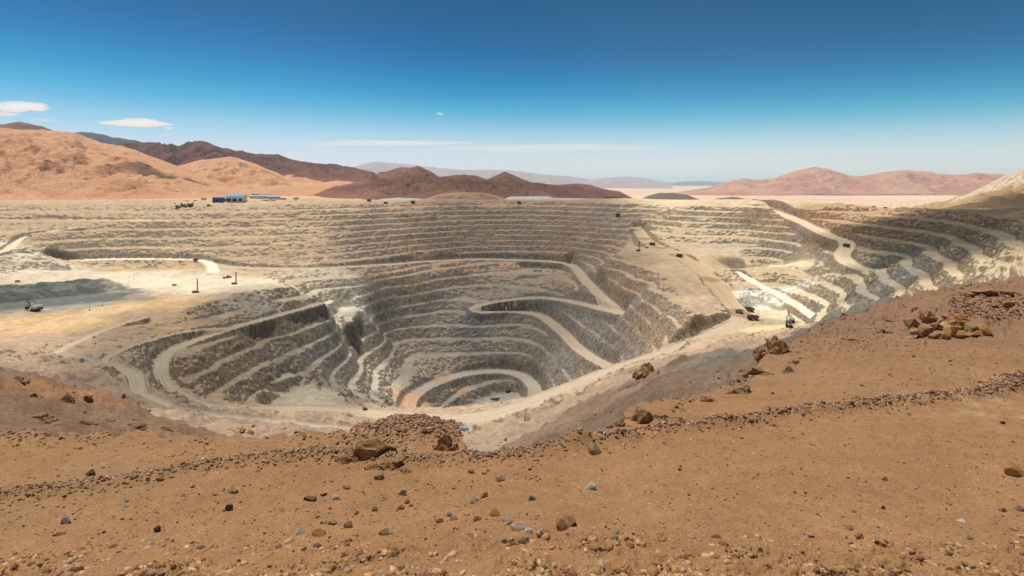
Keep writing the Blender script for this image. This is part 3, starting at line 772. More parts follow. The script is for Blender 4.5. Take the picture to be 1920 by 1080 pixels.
M['orange_hill'] = hill_mat('orange_hill', (0.52, 0.26, 0.135), (0.57, 0.31, 0.175), (0.30, 0.135, 0.07), 0.004, 10)
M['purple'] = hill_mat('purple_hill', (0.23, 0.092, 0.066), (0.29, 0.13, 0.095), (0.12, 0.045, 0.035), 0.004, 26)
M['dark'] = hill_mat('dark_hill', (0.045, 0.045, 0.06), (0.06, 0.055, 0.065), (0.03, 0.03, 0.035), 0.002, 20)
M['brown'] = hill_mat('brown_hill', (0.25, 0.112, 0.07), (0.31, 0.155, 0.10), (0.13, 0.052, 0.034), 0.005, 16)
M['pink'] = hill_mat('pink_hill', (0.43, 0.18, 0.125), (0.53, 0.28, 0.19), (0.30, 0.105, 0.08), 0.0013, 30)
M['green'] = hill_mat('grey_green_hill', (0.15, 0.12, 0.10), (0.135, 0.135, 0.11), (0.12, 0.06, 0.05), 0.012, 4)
M['red'] = hill_mat('red_mound', (0.33, 0.22, 0.145), (0.25, 0.115, 0.075), (0.20, 0.08, 0.055), 0.014, 4)
M['pad'] = hill_mat('leach_pad', (0.30, 0.31, 0.30), (0.34, 0.335, 0.31), (0.26, 0.27, 0.26), 0.012, 2)
M['tan'] = hill_mat('tan_hill', (0.45, 0.285, 0.145), (0.50, 0.335, 0.185), (0.27, 0.155, 0.075), 0.012, 6, streak=(0.74, 0.66, 0.52))
M['plain'] = hill_mat('desert_sand', (0.62, 0.42, 0.29), (0.56, 0.37, 0.25), (0.46, 0.29, 0.2), 0.0004, 5)
M['haze_hill'] = hill_mat('haze_paled_range', (0.30, 0.22, 0.22), (0.34, 0.25, 0.24), (0.24, 0.18, 0.18), 0.0005, 40)  # haze fade partly painted in: these far ranges get a pale base colour

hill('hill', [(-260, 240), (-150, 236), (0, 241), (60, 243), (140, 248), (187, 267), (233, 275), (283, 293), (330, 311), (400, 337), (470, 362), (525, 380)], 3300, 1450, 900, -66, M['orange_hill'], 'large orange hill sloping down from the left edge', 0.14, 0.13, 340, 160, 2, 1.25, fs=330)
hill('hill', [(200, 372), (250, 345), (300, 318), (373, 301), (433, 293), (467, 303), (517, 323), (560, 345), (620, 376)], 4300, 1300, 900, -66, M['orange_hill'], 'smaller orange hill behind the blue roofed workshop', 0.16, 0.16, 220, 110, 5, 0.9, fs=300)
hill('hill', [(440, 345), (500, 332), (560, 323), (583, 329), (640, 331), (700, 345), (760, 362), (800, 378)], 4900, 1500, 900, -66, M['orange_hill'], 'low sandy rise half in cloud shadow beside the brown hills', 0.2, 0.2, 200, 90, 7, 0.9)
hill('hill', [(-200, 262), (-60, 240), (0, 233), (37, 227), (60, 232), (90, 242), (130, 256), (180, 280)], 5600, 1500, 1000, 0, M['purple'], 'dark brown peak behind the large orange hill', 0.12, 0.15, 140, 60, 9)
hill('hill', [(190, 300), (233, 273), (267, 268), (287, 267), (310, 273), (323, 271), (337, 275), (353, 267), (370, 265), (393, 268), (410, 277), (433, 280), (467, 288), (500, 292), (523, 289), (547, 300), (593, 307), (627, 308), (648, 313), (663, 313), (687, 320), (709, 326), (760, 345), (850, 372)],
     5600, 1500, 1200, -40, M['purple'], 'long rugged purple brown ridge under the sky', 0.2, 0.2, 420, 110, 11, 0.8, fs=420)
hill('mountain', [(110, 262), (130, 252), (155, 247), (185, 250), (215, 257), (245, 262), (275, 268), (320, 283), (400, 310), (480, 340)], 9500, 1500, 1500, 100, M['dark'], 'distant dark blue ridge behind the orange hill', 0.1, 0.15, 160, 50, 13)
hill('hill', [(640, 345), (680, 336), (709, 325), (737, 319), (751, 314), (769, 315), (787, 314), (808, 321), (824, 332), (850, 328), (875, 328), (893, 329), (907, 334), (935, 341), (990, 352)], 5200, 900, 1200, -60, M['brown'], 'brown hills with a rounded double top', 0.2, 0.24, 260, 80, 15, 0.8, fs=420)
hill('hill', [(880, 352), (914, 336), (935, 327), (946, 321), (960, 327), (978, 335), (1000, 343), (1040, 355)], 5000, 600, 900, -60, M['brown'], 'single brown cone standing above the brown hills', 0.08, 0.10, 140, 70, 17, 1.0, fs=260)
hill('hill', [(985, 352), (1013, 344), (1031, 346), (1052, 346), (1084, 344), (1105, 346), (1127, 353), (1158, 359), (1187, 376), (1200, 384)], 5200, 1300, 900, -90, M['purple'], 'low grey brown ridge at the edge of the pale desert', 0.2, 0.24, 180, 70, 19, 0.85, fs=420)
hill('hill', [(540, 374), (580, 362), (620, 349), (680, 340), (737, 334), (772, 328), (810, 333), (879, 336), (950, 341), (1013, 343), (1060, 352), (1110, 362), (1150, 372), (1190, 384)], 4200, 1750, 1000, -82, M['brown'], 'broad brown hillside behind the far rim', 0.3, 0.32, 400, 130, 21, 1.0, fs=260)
hill('hill', [(1172, 385), (1190, 379), (1215, 367), (1235, 362), (1262, 361), (1290, 366), (1322, 378), (1340, 385)], 2500, 330, 350, -95, M['green'], 'grey green mound with a reddish side behind the rim', 0.12, 0.14, 160, 60, 23, 0.9, fs=120)
hill('hill', [(1305, 386), (1322, 379), (1345, 372), (1375, 369), (1400, 373), (1440, 382), (1460, 388)], 2450, 260, 300, -95, M['green'], 'lower of the two grey green mounds behind the rim', 0.12, 0.14, 140, 50, 25, 0.9, fs=120)
hill('hill', [(770, 384), (795, 375), (820, 365), (850, 361), (900, 360), (930, 367), (955, 377), (970, 384)], 2350, 200, 220, -72, M['red'], 'reddish mound standing on the far rim', 0.2, 0.2, 180, 60, 27, 0.8, fs=70)
hill('leach_pad', [(935, 384), (950, 371), (958, 368.5), (1030, 368), (1038, 371.5), (1130, 373), (1140, 376), (1150, 384)], 2450, 70, 260, -78, M['pad'], 'flat topped grey heap on the rim before the brown hills', 0.03, 0.03, 160, 26, 29, 0.5)
hill('leach_pad', [(672, 387), (692, 380), (715, 373), (745, 370.5), (790, 372.5), (806, 383)], 2150, 60, 160, -72, M['pad'], 'small flat grey heap beside the reddish mound', 0.05, 0.05, 120, 26, 31, 0.5)
def streakp(ps, e, Xh, D):
    p = ps[None] + 0 * e
    q = e + 0 * p
    a = smooth(0.22, 0.08, np.abs(q - 0.72 + (p - 1850) * 0.0009) + 0.05 * fbm(Xh / 40, D / 12, 4, 0.6, 3)) * smooth(1770, 1800, p)
    b2 = smooth(0.08, 0.03, np.abs(q - 0.93)) * smooth(1830, 1850, p)
    return np.clip(a + b2, 0, 1)
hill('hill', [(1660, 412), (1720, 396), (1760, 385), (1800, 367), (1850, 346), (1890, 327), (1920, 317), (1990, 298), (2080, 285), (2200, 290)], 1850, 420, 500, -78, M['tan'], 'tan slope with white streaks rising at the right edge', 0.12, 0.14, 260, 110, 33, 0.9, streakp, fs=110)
hill('mountain', [(1270, 361), (1330, 351), (1362, 341), (1394, 334), (1421, 338), (1453, 333), (1489, 321), (1524, 313), (1548, 315), (1572, 323), (1595, 330), (1627, 329), (1659, 323), (1698, 318), (1718, 321), (1730, 320), (1770, 327), (1801, 328), (1833, 324), (1869, 325), (1920, 332), (2050, 340), (2150, 352)],
     12500, 2300, 1500, -225, M['pink'], 'wide pink mountain range across the desert plain', 0.22, 0.22, 420, 110, 35, 1.0, fs=1000)
hill('mountain', [(1205, 348.2), (1231, 346.6), (1260, 342.5), (1283, 340), (1318, 339.6), (1340, 341), (1362, 342.5), (1410, 348.2)], 40000, 1500, 1500, -226, M['dark'], 'low dark blue ridge on the pale desert', 0.1, 0.1, 90, 24, 37)
hill('mountain', [(600, 335), (640, 322), (677, 308), (702, 302), (726, 305), (772, 309), (808, 314), (861, 318), (914, 318), (967, 320), (1020, 327), (1073, 331), (1150, 345)], 26000, 2500, 2000, -225, M['haze_hill'], 'faint hazy range behind the brown hills', 0.15, 0.2, 160, 30, 39, fs=3000)
hill('mountain', [(1070, 345), (1105, 337), (1123, 335), (1140, 333), (1173, 331), (1208, 334), (1260, 343)], 25000, 2500, 2000, -225, M['haze_hill'], 'faint bluish range low on the desert horizon', 0.15, 0.2, 100, 30, 41, fs=3000)

# desert plain reaching the horizon
pr_ = np.concatenate([np.geomspace(2400, 20000, 120), np.geomspace(20500, 90000, 30)])
pc_ = np.linspace(-700, 2600, 160)
Dp = np.repeat(pr_[:, None], len(pc_), 1); Xp = Dp * ((pc_ - CX) / F)[None]
Zp = -222 + 9 * fbm(Xp / 1800, Dp / 1800, 4, 0.5, 51) - 60 * smooth(3200, 2500, Dp)
idx = np.arange(Dp.size).reshape(Dp.shape)
q = np.stack([idx[:-1, :-1], idx[:-1, 1:], idx[1:, 1:], idx[1:, :-1]], -1).reshape(-1, 4)
me = bpy.data.meshes.new('desert_plain'); me.from_pydata(np.stack([Xp, Dp, Zp], -1).reshape(-1, 3).tolist(), [], q.tolist())
me.polygons.foreach_set('use_smooth', np.ones(len(q), bool)); me.update(); me.materials.append(M['plain'])
plain = bpy.data.objects.new('desert_plain', me); COL.objects.link(plain); tag(plain, 'pale desert plain stretching to the horizon', kind='structure')
# the slope from the mine's shoulder down to the plain
er = np.linspace(0, 1, 30)
last = HT[-1]
De = 3100 + er[:, None] * 2600 + 0 * last[None]
Xe = De * TANS[None, ::1]
sel = slice(0, NCOL, 8)
De, Xe = De[:, sel], Xe[:, sel]
Ze = last[None, sel] * (1 - smooth(0, 1, er[:, None])) + -250 * smooth(0, 1, er[:, None]) - 0.4
Ze[1:] += (8 * fbm(Xe / 300, De / 300, 4, 0.5, 53))[1:]
idx = np.arange(De.size).reshape(De.shape)
q = np.stack([idx[:-1, :-1], idx[:-1, 1:], idx[1:, 1:], idx[1:, :-1]], -1).reshape(-1, 4)
me = bpy.data.meshes.new('terrain'); me.from_pydata(np.stack([Xe, De, Ze], -1).reshape(-1, 3).tolist(), [], q.tolist())
me.polygons.foreach_set('use_smooth', np.ones(len(q), bool)); me.update(); me.materials.append(M['plain'])
o = bpy.data.objects.new('terrain', me); COL.objects.link(o); tag(o, 'sandy ground falling from the mine to the desert', kind='structure')
# ------------------------------------------------------------------ air and clouds
import bmesh
def vol_mat(name, density, color=(1, 1, 1), aniso=0.0):
    m = bpy.data.materials.new(name); m.use_nodes = True
    nt = m.node_tree; nt.nodes.clear()
    out = nt.nodes.new('ShaderNodeOutputMaterial'); v = nt.nodes.new('ShaderNodeVolumePrincipled')
    v.inputs['Color'].default_value = tuple(color) + (1,)
    v.inputs['Density'].default_value = density; v.inputs['Anisotropy'].default_value = aniso
    nt.links.new(v.outputs[0], out.inputs['Volume'])
    return m
HZ_TOP = 985.0
bm = bmesh.new()
bmesh.ops.create_cube(bm, size=1.0, matrix=Matrix.Translation((0, 70000, (HZ_TOP - 470) / 2)) @ Matrix.Diagonal((280000, 150000, HZ_TOP + 470, 1)))
me = bpy.data.meshes.new('haze'); bm.to_mesh(me); bm.free()
me.materials.append(vol_mat('thin_haze', 2.3e-5, (0.62, 0.86, 1.0), 0.3))
o = bpy.data.objects.new('haze', me); COL.objects.link(o); tag(o, 'thin pale air lying over the desert', kind='stuff')

rng = np.random.RandomState(5)
def cloud_mesh(name, rx, ry, rz, mat, lumps, seed, sub=4):
    """a lumpy flat-bottomed cloud body"""
    bm = bmesh.new(); bmesh.ops.create_icosphere(bm, subdivisions=sub, radius=1.0)
    co = np.array([v.co[:] for v in bm.verts])
    n = fbm(co[:, 0] * lumps + co[:, 2] * lumps * 0.7 + seed, co[:, 1] * lumps - co[:, 2] * lumps * 0.6 + seed * 2, 4, 0.55, seed)
    s = 1 + 0.42 * n
    co = co * s[:, None] * np.array([rx, ry, rz])
    co[:, 2] = np.where(co[:, 2] < 0, co[:, 2] * 0.45, co[:, 2])
    for v, c in zip(bm.verts, co): v.co = c
    me = bpy.data.meshes.new(name); bm.to_mesh(me); bm.free()
    me.polygons.foreach_set('use_smooth', np.ones(len(me.polygons), bool))
    me.materials.append(mat)
    o = bpy.data.objects.new(name, me); COL.objects.link(o)
    return o
# fair-weather clouds overhead: each shades the ground along the sun's direction
OVER = [  # ground centre x, y, z, radii on the ground, height of the cloud, tau
    (-10, 1580, -200, 430, 620, 1900, 1.3, 'broad cloud drifting over the main pit'),
    (40, 120, -40, 520, 480, 1750, 1.1, 'broad cloud drifting over the brown stony slope'),
    (-150, 3900, 0, 900, 1400, 2700, 1.2, 'long cloud drifting over the brown hills'),
    (790, 880, -90, 260, 370, 1800, 3.6, 'cloud drifting over the benches beside the tan slope'),
    (-400, 900, -260, 190, 250, 1850, 1.5, 'cloud drifting over the benched spur'),
    (-2700, 5500, 100, 1700, 1000, 3600, 0.7, 'long cloud drifting over the purple ridge'),
    (1260, 1500, -60, 190, 90, 2000, 2.2, 'small cloud drifting over the tan slope'),
    (-1560, 2620, 0, 210, 120, 2300, 2.6, 'small cloud drifting over the orange hill'),
]
def cloud_thing(o, label, tau, rz):
    tag(o, label, 'cloud', 'clouds drifting overhead')
for i, (x, y, z, rx, ry, h, tau, lab) in enumerate(OVER):
    t = (h - z) / SUN_DIR.z
    rz = 0.30 * min(rx, ry)
    o = cloud_mesh('cloud', rx, ry, rz, vol_mat('cloud_vapour', 0.5 * tau / (rz * 1.35)), 1.9, 3.0 + i * 1.7)
    o.location = (x + SUN_DIR.x * t, y + SUN_DIR.y * t, h)
    cloud_thing(o, lab, tau, rz)
# the small clouds in the picture
def sky_cloud(px, py, d, wpx, hpx, tau, lab, seed, depth=0.6, lumps=1.6):
    x, z = (px - CX) / F * d, -(py - HY) / F * d
    rx, rz = wpx / 2 / F * d, hpx / 2 / F * d
    o = cloud_mesh('cloud', rx, rx * depth, rz, vol_mat('cloud_vapour', tau / (rx * depth * 2)), lumps, seed)
    o.location = (x, d, z); tag(o, lab, 'cloud', 'small clouds low in the sky')
D_ = 16000
sky_cloud(36, 203, D_, 105, 20, 3.0, 'longest of the white clouds at the left edge of the sky', 1.2)
sky_cloud(6, 215, D_, 50, 11, 2.5, 'small white cloud just under the long one at the left edge', 2.2)
sky_cloud(80, 225.5, D_, 44, 5, 1.0, 'thin cloud streak between the two groups of clouds', 3.2)
sky_cloud(258, 233, D_, 112, 19, 3.0, 'flat white cloud above the dark blue ridge', 4.2)
sky_cloud(317, 241, D_, 15, 5, 1.5, 'tiny cloud puff at the end of the flat white cloud', 5.2)
sky_cloud(825, 214, D_, 14, 7, 0.6, 'tiny faint cloud high above the brown cone', 6.2)
sky_cloud(720, 270, 22000, 280, 12, 1.3, 'long faint cloud streak above the brown hills', 7.2, 0.3)
sky_cloud(1010, 279, 22500, 440, 14, 1.0, 'faintest wide cloud streak above the desert horizon', 8.2, 0.3)
# ------------------------------------------------------------------ built things
def simple_mat(name, col, rough=0.6, metal=0.0, dirt=0.35, dcol=(0.36, 0.27, 0.18), scale=0.6):
    m, nt, b = new_mat(name); k = NB(nt)
    n = k.noise(scale, 5, 0.65)
    c = k.mix(k.math('MULTIPLY', k.rng(n, 0.42, 0.72), dirt), col, dcol)
    k.l.new(c, b.inputs['Base Color']); b.inputs['Roughness'].default_value = rough; b.inputs['Metallic'].default_value = metal
    return m
P = {'yellow': simple_mat('yellow_paint', (0.62, 0.36, 0.03)), 'dark': simple_mat('dark_steel', (0.028, 0.028, 0.032), dirt=0.15), 'white': simple_mat('white_paint', (0.74, 0.74, 0.72), dirt=0.2),
     'grey': simple_mat('grey_paint', (0.33, 0.34, 0.34)), 'rubber': simple_mat('tyre_rubber', (0.022, 0.021, 0.02), 0.9, dirt=0.25), 'blue': simple_mat('blue_sheet', (0.02, 0.09, 0.36), dirt=0.08),
     'cyan': simple_mat('cyan_roof', (0.02, 0.34, 0.58), dirt=0.08), 'pale_blue': simple_mat('pale_blue_roof', (0.22, 0.46, 0.66), dirt=0.12), 'navy': simple_mat('navy_paint', (0.02, 0.045, 0.12), dirt=0.12),
     'glass': simple_mat('dark_glass', (0.015, 0.02, 0.025), 0.12, dirt=0.05), 'orange': simple_mat('orange_paint', (0.65, 0.19, 0.03)), 'rust': simple_mat('rusty_steel', (0.20, 0.085, 0.04)), 'wood': simple_mat('pole_wood', (0.13, 0.095, 0.07)),
     'brownbed': simple_mat('dusty_bed', (0.10, 0.075, 0.06), dirt=0.5), 'red': simple_mat('red_paint', (0.33, 0.045, 0.04)), 'tank': simple_mat('blue_tank', (0.05, 0.10, 0.16), dirt=0.35)}
class MB:
    def __init__(s): s.v = []; s.f = []
    def add(s, v, f):
        o = len(s.v); s.v += [tuple(q) for q in v]; s.f += [tuple(i + o for i in q) for q in f]; return s
    def box(s, x0, x1, y0, y1, z0, z1, tx=0.0, ty=0.0):
        """box whose top may be drawn in by tx, ty"""
        v = [(x0, y0, z0), (x1, y0, z0), (x1, y1, z0), (x0, y1, z0), (x0 + tx, y0 + ty, z1), (x1 - tx, y0 + ty, z1), (x1 - tx, y1 - ty, z1), (x0 + tx, y1 - ty, z1)]
        return s.add(v, [(3, 2, 1, 0), (4, 5, 6, 7), (0, 1, 5, 4), (1, 2, 6, 5), (2, 3, 7, 6), (3, 0, 4, 7)])
    def bar(s, a, b, w, h=None, n=4):
        a, b = Vector(a), Vector(b); d = (b - a).normalized(); h = h or w
        u = d.cross(Vector((0, 0, 1)) if abs(d.z) < 0.95 else Vector((1, 0, 0))).normalized(); t = u.cross(d)
        v = []
        for p in (a, b):
            for i in range(n):
                an = 2 * math.pi * (i + 0.5) / n; r = 1.41421 if n == 4 else 1.0
                v.append(p + u * math.cos(an) * w / 2 * r + t * math.sin(an) * h / 2 * r)
        f = [tuple(range(n))[::-1], tuple(range(n, 2 * n))] + [(i, (i + 1) % n, n + (i + 1) % n, n + i) for i in range(n)]
        return s.add(v, f)
    def wheel(s, c, r, w, n=18):
        c = Vector(c); v = []; f = []
        prof = [(-w / 2, r * 0.55), (-w / 2, r * 0.92), (-w * 0.36, r), (w * 0.36, r), (w / 2, r * 0.92), (w / 2, r * 0.55)]
        for y, q in prof:
            for i in range(n):
                an = 2 * math.pi * i / n; v.append(c + Vector((q * math.cos(an), y, q * math.sin(an))))
        for k_ in range(len(prof) - 1):
            for i in range(n): f.append((k_ * n + i, k_ * n + (i + 1) % n, (k_ + 1) * n + (i + 1) % n, (k_ + 1) * n + i))
        f.append(tuple(range(n))); f.append(tuple(range((len(prof) - 1) * n, len(prof) * n))[::-1])
        return s.add(v, f)
    def prism(s, pts, y0, y1):
        """outline in x,z carried along y"""
        n = len(pts); v = [(a, y0, b) for a, b in pts] + [(a, y1, b) for a, b in pts]
        return s.add(v, [tuple(range(n)), tuple(range(n, 2 * n))[::-1]] + [(i, n + i, n + (i + 1) % n, (i + 1) % n) for i in range(n)])
    def build(s, name, mat, parent=None):
        me = bpy.data.meshes.new(name); me.from_pydata(s.v, [], s.f)
        bm = bmesh.new(); bm.from_mesh(me); bmesh.ops.recalc_face_normals(bm, faces=bm.faces); bm.to_mesh(me); bm.free()
        me.materials.append(mat)
        o = bpy.data.objects.new(name, me); COL.objects.link(o)
        if parent: o.parent = parent
        return o
def thing(name, label, cat, group=None):
    o = bpy.data.objects.new(name, None); COL.objects.link(o); o.empty_display_size = 1.0
    return tag(o, label, cat, group)
def copy_tree(o, parent=None):
    c = o.copy(); COL.objects.link(c)
    if parent: c.parent = parent
    for ch in o.children: copy_tree(ch, c)
    return c
def place(o, px, py, rot, scale=1.0, dmin=60.0, dz=0.0):
    x, y, z = at(px, py, dmin)
    o.location = (x, y, z + dz); o.rotation_euler = (0, 0, rot); o.scale = (scale,) * 3
    return o

# ---- haul truck, x forward
def make_truck(bed, cabm, group):
    t = thing('haul_truck', '-', 'truck', group)
    MB().box(-5.5, 5.2, -1.6, 1.6, 1.9, 3.0).box(3.6, 6.2, -3.6, 3.6, 2.2, 3.1).box(-4.2, -3.2, -3.2, 3.2, 1.5, 2.1).box(3.0, 4.0, -3.2, 3.2, 1.5, 2.1).build('chassis', cabm, t)
    MB().prism([(-6.6, 3.4), (-2.0, 3.2), (2.2, 4.0), (3.0, 6.2), (6.6, 6.6), (6.6, 6.95), (2.6, 6.8), (-6.9, 6.2)], -3.7, -3.35).prism([(-6.6, 3.4), (-2.0, 3.2), (2.2, 4.0), (3.0, 6.2), (6.6, 6.6), (6.6, 6.95), (2.6, 6.8), (-6.9, 6.2)], 3.35, 3.7) \
        .prism([(-6.6, 3.4), (-2.0, 3.2), (2.2, 4.0), (3.0, 6.2), (6.6, 6.6), (6.6, 6.95), (2.8, 6.5), (1.9, 4.4), (-2.0, 3.6), (-6.6, 3.8)], -3.35, 3.35).build('dump_bed', bed, t)
    c = MB().box(3.9, 5.8, 1.0, 3.4, 3.1, 5.6, 0.12, 0.1).build('cab', cabm, t)
    MB().box(5.72, 5.86, 1.2, 3.2, 4.3, 5.3).build('window', P['glass'], c)
    MB().box(6.2, 6.45, -1.5, 1.5, 1.5, 3.6).build('radiator_grille', P['dark'], t)
    for x, y in ((3.6, 2.9), (3.6, -2.9), (-3.7, 2.4), (-3.7, -2.4)):
        w = MB().wheel((x, y, 1.75), 1.75, 1.5 if x > 0 else 2.8).build('wheel', P['rubber'], t)
        MB().bar((x, y - (0.8 if x > 0 else 1.45), 1.75), (x, y + (0.8 if x > 0 else 1.45), 1.75), 1.5, n=12).build('rim', P['yellow'], w)
    for y in (-2.6, 2.6): MB().box(6.2, 6.36, y - 0.4, y + 0.4, 2.35, 2.8).build('headlight', P['white'], t)
    return t
truck = make_truck(P['brownbed'], P['dark'], 'haul trucks working in the mine')
TR = [(1405, 584.5, 2.2, 1.15, 'dark haul truck at the foot of the ramp, farther of the pair'), (1411.5, 601, 2.35, 1.25, 'dark haul truck waiting beside the light mast on the loading floor'),
      (1479, 613, 1.2, 1.1, 'dark haul truck backed up under the big shovel'), (1223, 460, 2.3, 1.1, 'dark haul truck high on the striped ramp near the tall drill'),
      (1274, 482, 2.3, 1.1, 'dark haul truck halfway down the striped ramp'), (1587, 463, 2.0, 0.95, 'small truck on the bend of the sunlit road beside the shaded wall'),
      (334, 389.5, 0.4, 1.1, 'dark parked truck at the outer end of the yard on the rim'), (345, 387, 0.2, 1.1, 'dark parked truck in the middle of the yard on the rim'), (357, 386.5, 2.9, 1.1, 'dark parked truck nearest the blue shed in the yard'),
      (973, 381, 0.1, 1.1, 'dark truck passing the flat topped grey heap'), (774, 380.5, 3.0, 1.1, 'dark truck between the small grey heap and the reddish mound'), (1158, 404, 2.8, 1.0, 'dark truck on the upper benches above the striped ramp'), (367, 489, 3.0, 0.8, 'small dark truck on the white road behind the plateau')]
for i, (a, b_, r, s_, lab) in enumerate(TR):
    o = truck if i == 0 else copy_tree(truck)
    place(o, a, b_, r, s_, 640.0); o['label'] = lab
light = make_truck(P['grey'], P['white'], 'light grey service trucks in the mine')
for i, (a, b_, r, s_, lab) in enumerate([(1386, 587, 2.5, 0.95, 'light grey service truck beside the ramp foot'), (327, 536, 0.5, 0.6, 'grey service truck parked on the plateau beside the yellow drill'), (684, 768, 0.2, 0.45, 'small light vehicle on the broad haul road'), (33, 529, 0.3, 0.6, 'grey service truck on the plateau above the dark gravel mound')]):
    o = light if i == 0 else copy_tree(light); place(o, a, b_, r, s_); o['label'] = lab

# ---- drill rigs, x forward
def make_drill(body, mast_m, lab):
    t = thing('drill_rig', lab, 'drill rig', 'blast hole drill rigs on the plateaus')
    for y in (-2.3, 2.3): MB().prism([(-4.6, 0.5), (-4.0, 0), (4.0, 0), (4.6, 0.5), (4.6, 1.3), (4.0, 1.7), (-4.0, 1.7), (-4.6, 1.3)], y - 0.55, y + 0.55).build('crawler_track', P['dark'], t)
    MB().box(-6.6, 5.6, -2.6, 2.6, 1.75, 2.25).build('deck', P['dark'], t)
    MB().box(-6.2, 1.2, -2.2, 2.0, 2.26, 4.6, 0.15, 0.15).build('engine_house', body, t)
    c = MB().box(2.2, 4.8, -2.4, -0.5, 2.26, 4.7, 0.1, 0.1).build('cab', body, t); MB().box(4.7, 4.86, -2.2, -0.7, 3.2, 4.4).build('window', P['glass'], c)
    m = MB()
    for x in (1.9, 3.5):
        for y in (-0.2, 1.4): m.bar((x, y, 1.8), (x, y, 25.5), 0.30)
    for kz in range(12):
        z = 2.2 + kz * 1.95
        m.bar((1.9, -0.2, z), (3.5, -0.2, z + 1.95), 0.2).bar((1.9, 1.4, z), (3.5, 1.4, z + 1.95), 0.2).bar((1.9, -0.2, z), (1.9, 1.4, z + 1.95), 0.2).bar((3.5, -0.2, z), (3.5, 1.4, z), 0.2)
    ms = m.build('mast', mast_m, t)
    MB().box(1.7, 3.7, -0.4, 1.6, 25.5, 26.6).build('crown', P['dark'], ms)
    MB().bar((2.7, 0.6, 0.3), (2.7, 0.6, 23.0), 0.55, n=8).build('drill_pipe', P['rust'], ms)
    for x, y in ((-6.2, -2.2), (-6.2, 2.2), (5.2, -2.2), (5.2, 2.2)): MB().bar((x, y, 0.1), (x, y, 2.0), 0.45, n=8).build('levelling_jack', P['grey'], t)
    return t
place(make_drill(P['yellow'], P['rust'], 'yellow drill rig with a tall mast on the white plateau'), 367, 549, 0.25, 0.98)
place(make_drill(P['grey'], P['rust'], 'grey drill rig with a tall mast near the plateau tip'), 440, 533, 0.1, 0.92)
place(make_drill(P['rust'], P['dark'], 'dark drill rig standing alone beside the striped ramp'), 1197, 471, 0.3, 0.9)

# ---- electric shovels, x forward (towards the dipper)
def make_shovel(housem, band, lab):
    t = thing('mining_shovel', lab, 'shovel', 'electric shovels loading rock')
    for y in (-4.2, 4.2): MB().prism([(-5.4, 0.7), (-4.6, 0), (4.6, 0), (5.4, 0.7), (5.4, 1.8), (4.6, 2.4), (-4.6, 2.4), (-5.4, 1.8)], y - 1.1, y + 1.1).build('crawler_track', P['dark'], t)
    MB().box(-3.5, 3.5, -3.1, 3.1, 0.8, 2.6).bar((0, 0, 2.6), (0, 0, 3.3), 6.0, n=16).build('undercarriage', P['dark'], t)
    h = MB().box(-10.5, 3.2, -5.2, 5.2, 4.6, 10.2, 0.1, 0.15).build('machinery_house', housem, t)
    MB().box(-10.9, 3.8, -6.4, 6.4, 3.3, 4.58).build('walkway_deck', band, t)
    MB().box(-11.6, -10.52, -5.0, 5.0, 2.9, 6.2).build('counterweight', band, t)
    MB().box(-8.5, 0.5, -4.0, 4.0, 10.22, 11.0, 0.3, 0.3).build('roof_vent', P['grey'], h)
    c = MB().box(1.0, 4.4, 2.4, 5.0, 10.0 + 0.25, 13.0, 0.15, 0.15).build('cab', housem, t); MB().box(4.22, 4.45, 2.7, 4.7, 11.4, 12.7).build('window', P['glass'], c)
    MB().bar((-1.5, -2.4, 10.2), (0.5, -1.0, 17.5), 0.7).bar((-1.5, 2.4, 10.2), (0.5, 1.0, 17.5), 0.7).bar((-6.0, -2.0, 10.2), (0.5, -0.8, 17.4), 0.5).bar((-6.0, 2.0, 10.2), (0.5, 0.8, 17.4), 0.5).bar((0.5, -1.2, 17.4), (0.5, 1.2, 17.4), 0.8).build('gantry', P['grey'], t)
    MB().prism([(2.6, 3.8), (4.2, 3.8), (19.4, 17.6), (18.6, 18.8), (10.5, 13.2), (2.6, 5.6)], -1.3, 1.3).build('boom', P['rust'], t)
    s_ = MB().wheel((19.0, 0, 18.2), 1.3, 0.8, 14).build('sheave', P['dark'], t)
    MB().bar((0.5, 0.7, 17.4), (19.0, 0.7, 19.4), 0.25).bar((0.5, -0.7, 17.4), (19.0, -0.7, 19.4), 0.25).bar((19.9, 0, 17.8), (20.2, 0, 6.6), 0.25).build('cable', P['dark'], t)
    MB().bar((8.5, 1.7, 11.2), (18.5, 1.7, 4.8), 1.0).bar((8.5, -1.7, 11.2), (18.5, -1.7, 4.8), 1.0).build('dipper_handle', P['dark'], t)
    d = MB().prism([(17.8, 6.4), (21.4, 6.6), (22.2, 2.2), (18.2, 1.4)], -2.4, 2.4).build('dipper', P['dark'], t)
    for k_ in range(5): MB().box(21.9, 23.0, -2.2 + k_ * 0.98, -1.7 + k_ * 0.98, 2.0, 2.5, 0.1, 0.1).build('tooth', P['rust'], d)
    return t
place(make_shovel(P['white'], P['navy'], 'white and blue electric shovel seen from behind on the loading floor'), 1482, 604, 1.35, 0.85, 700.0)
place(make_shovel(P['white'], P['dark'], 'white electric shovel with dark boom in the dark gravel'), 66, 583, 2.85, 0.95)

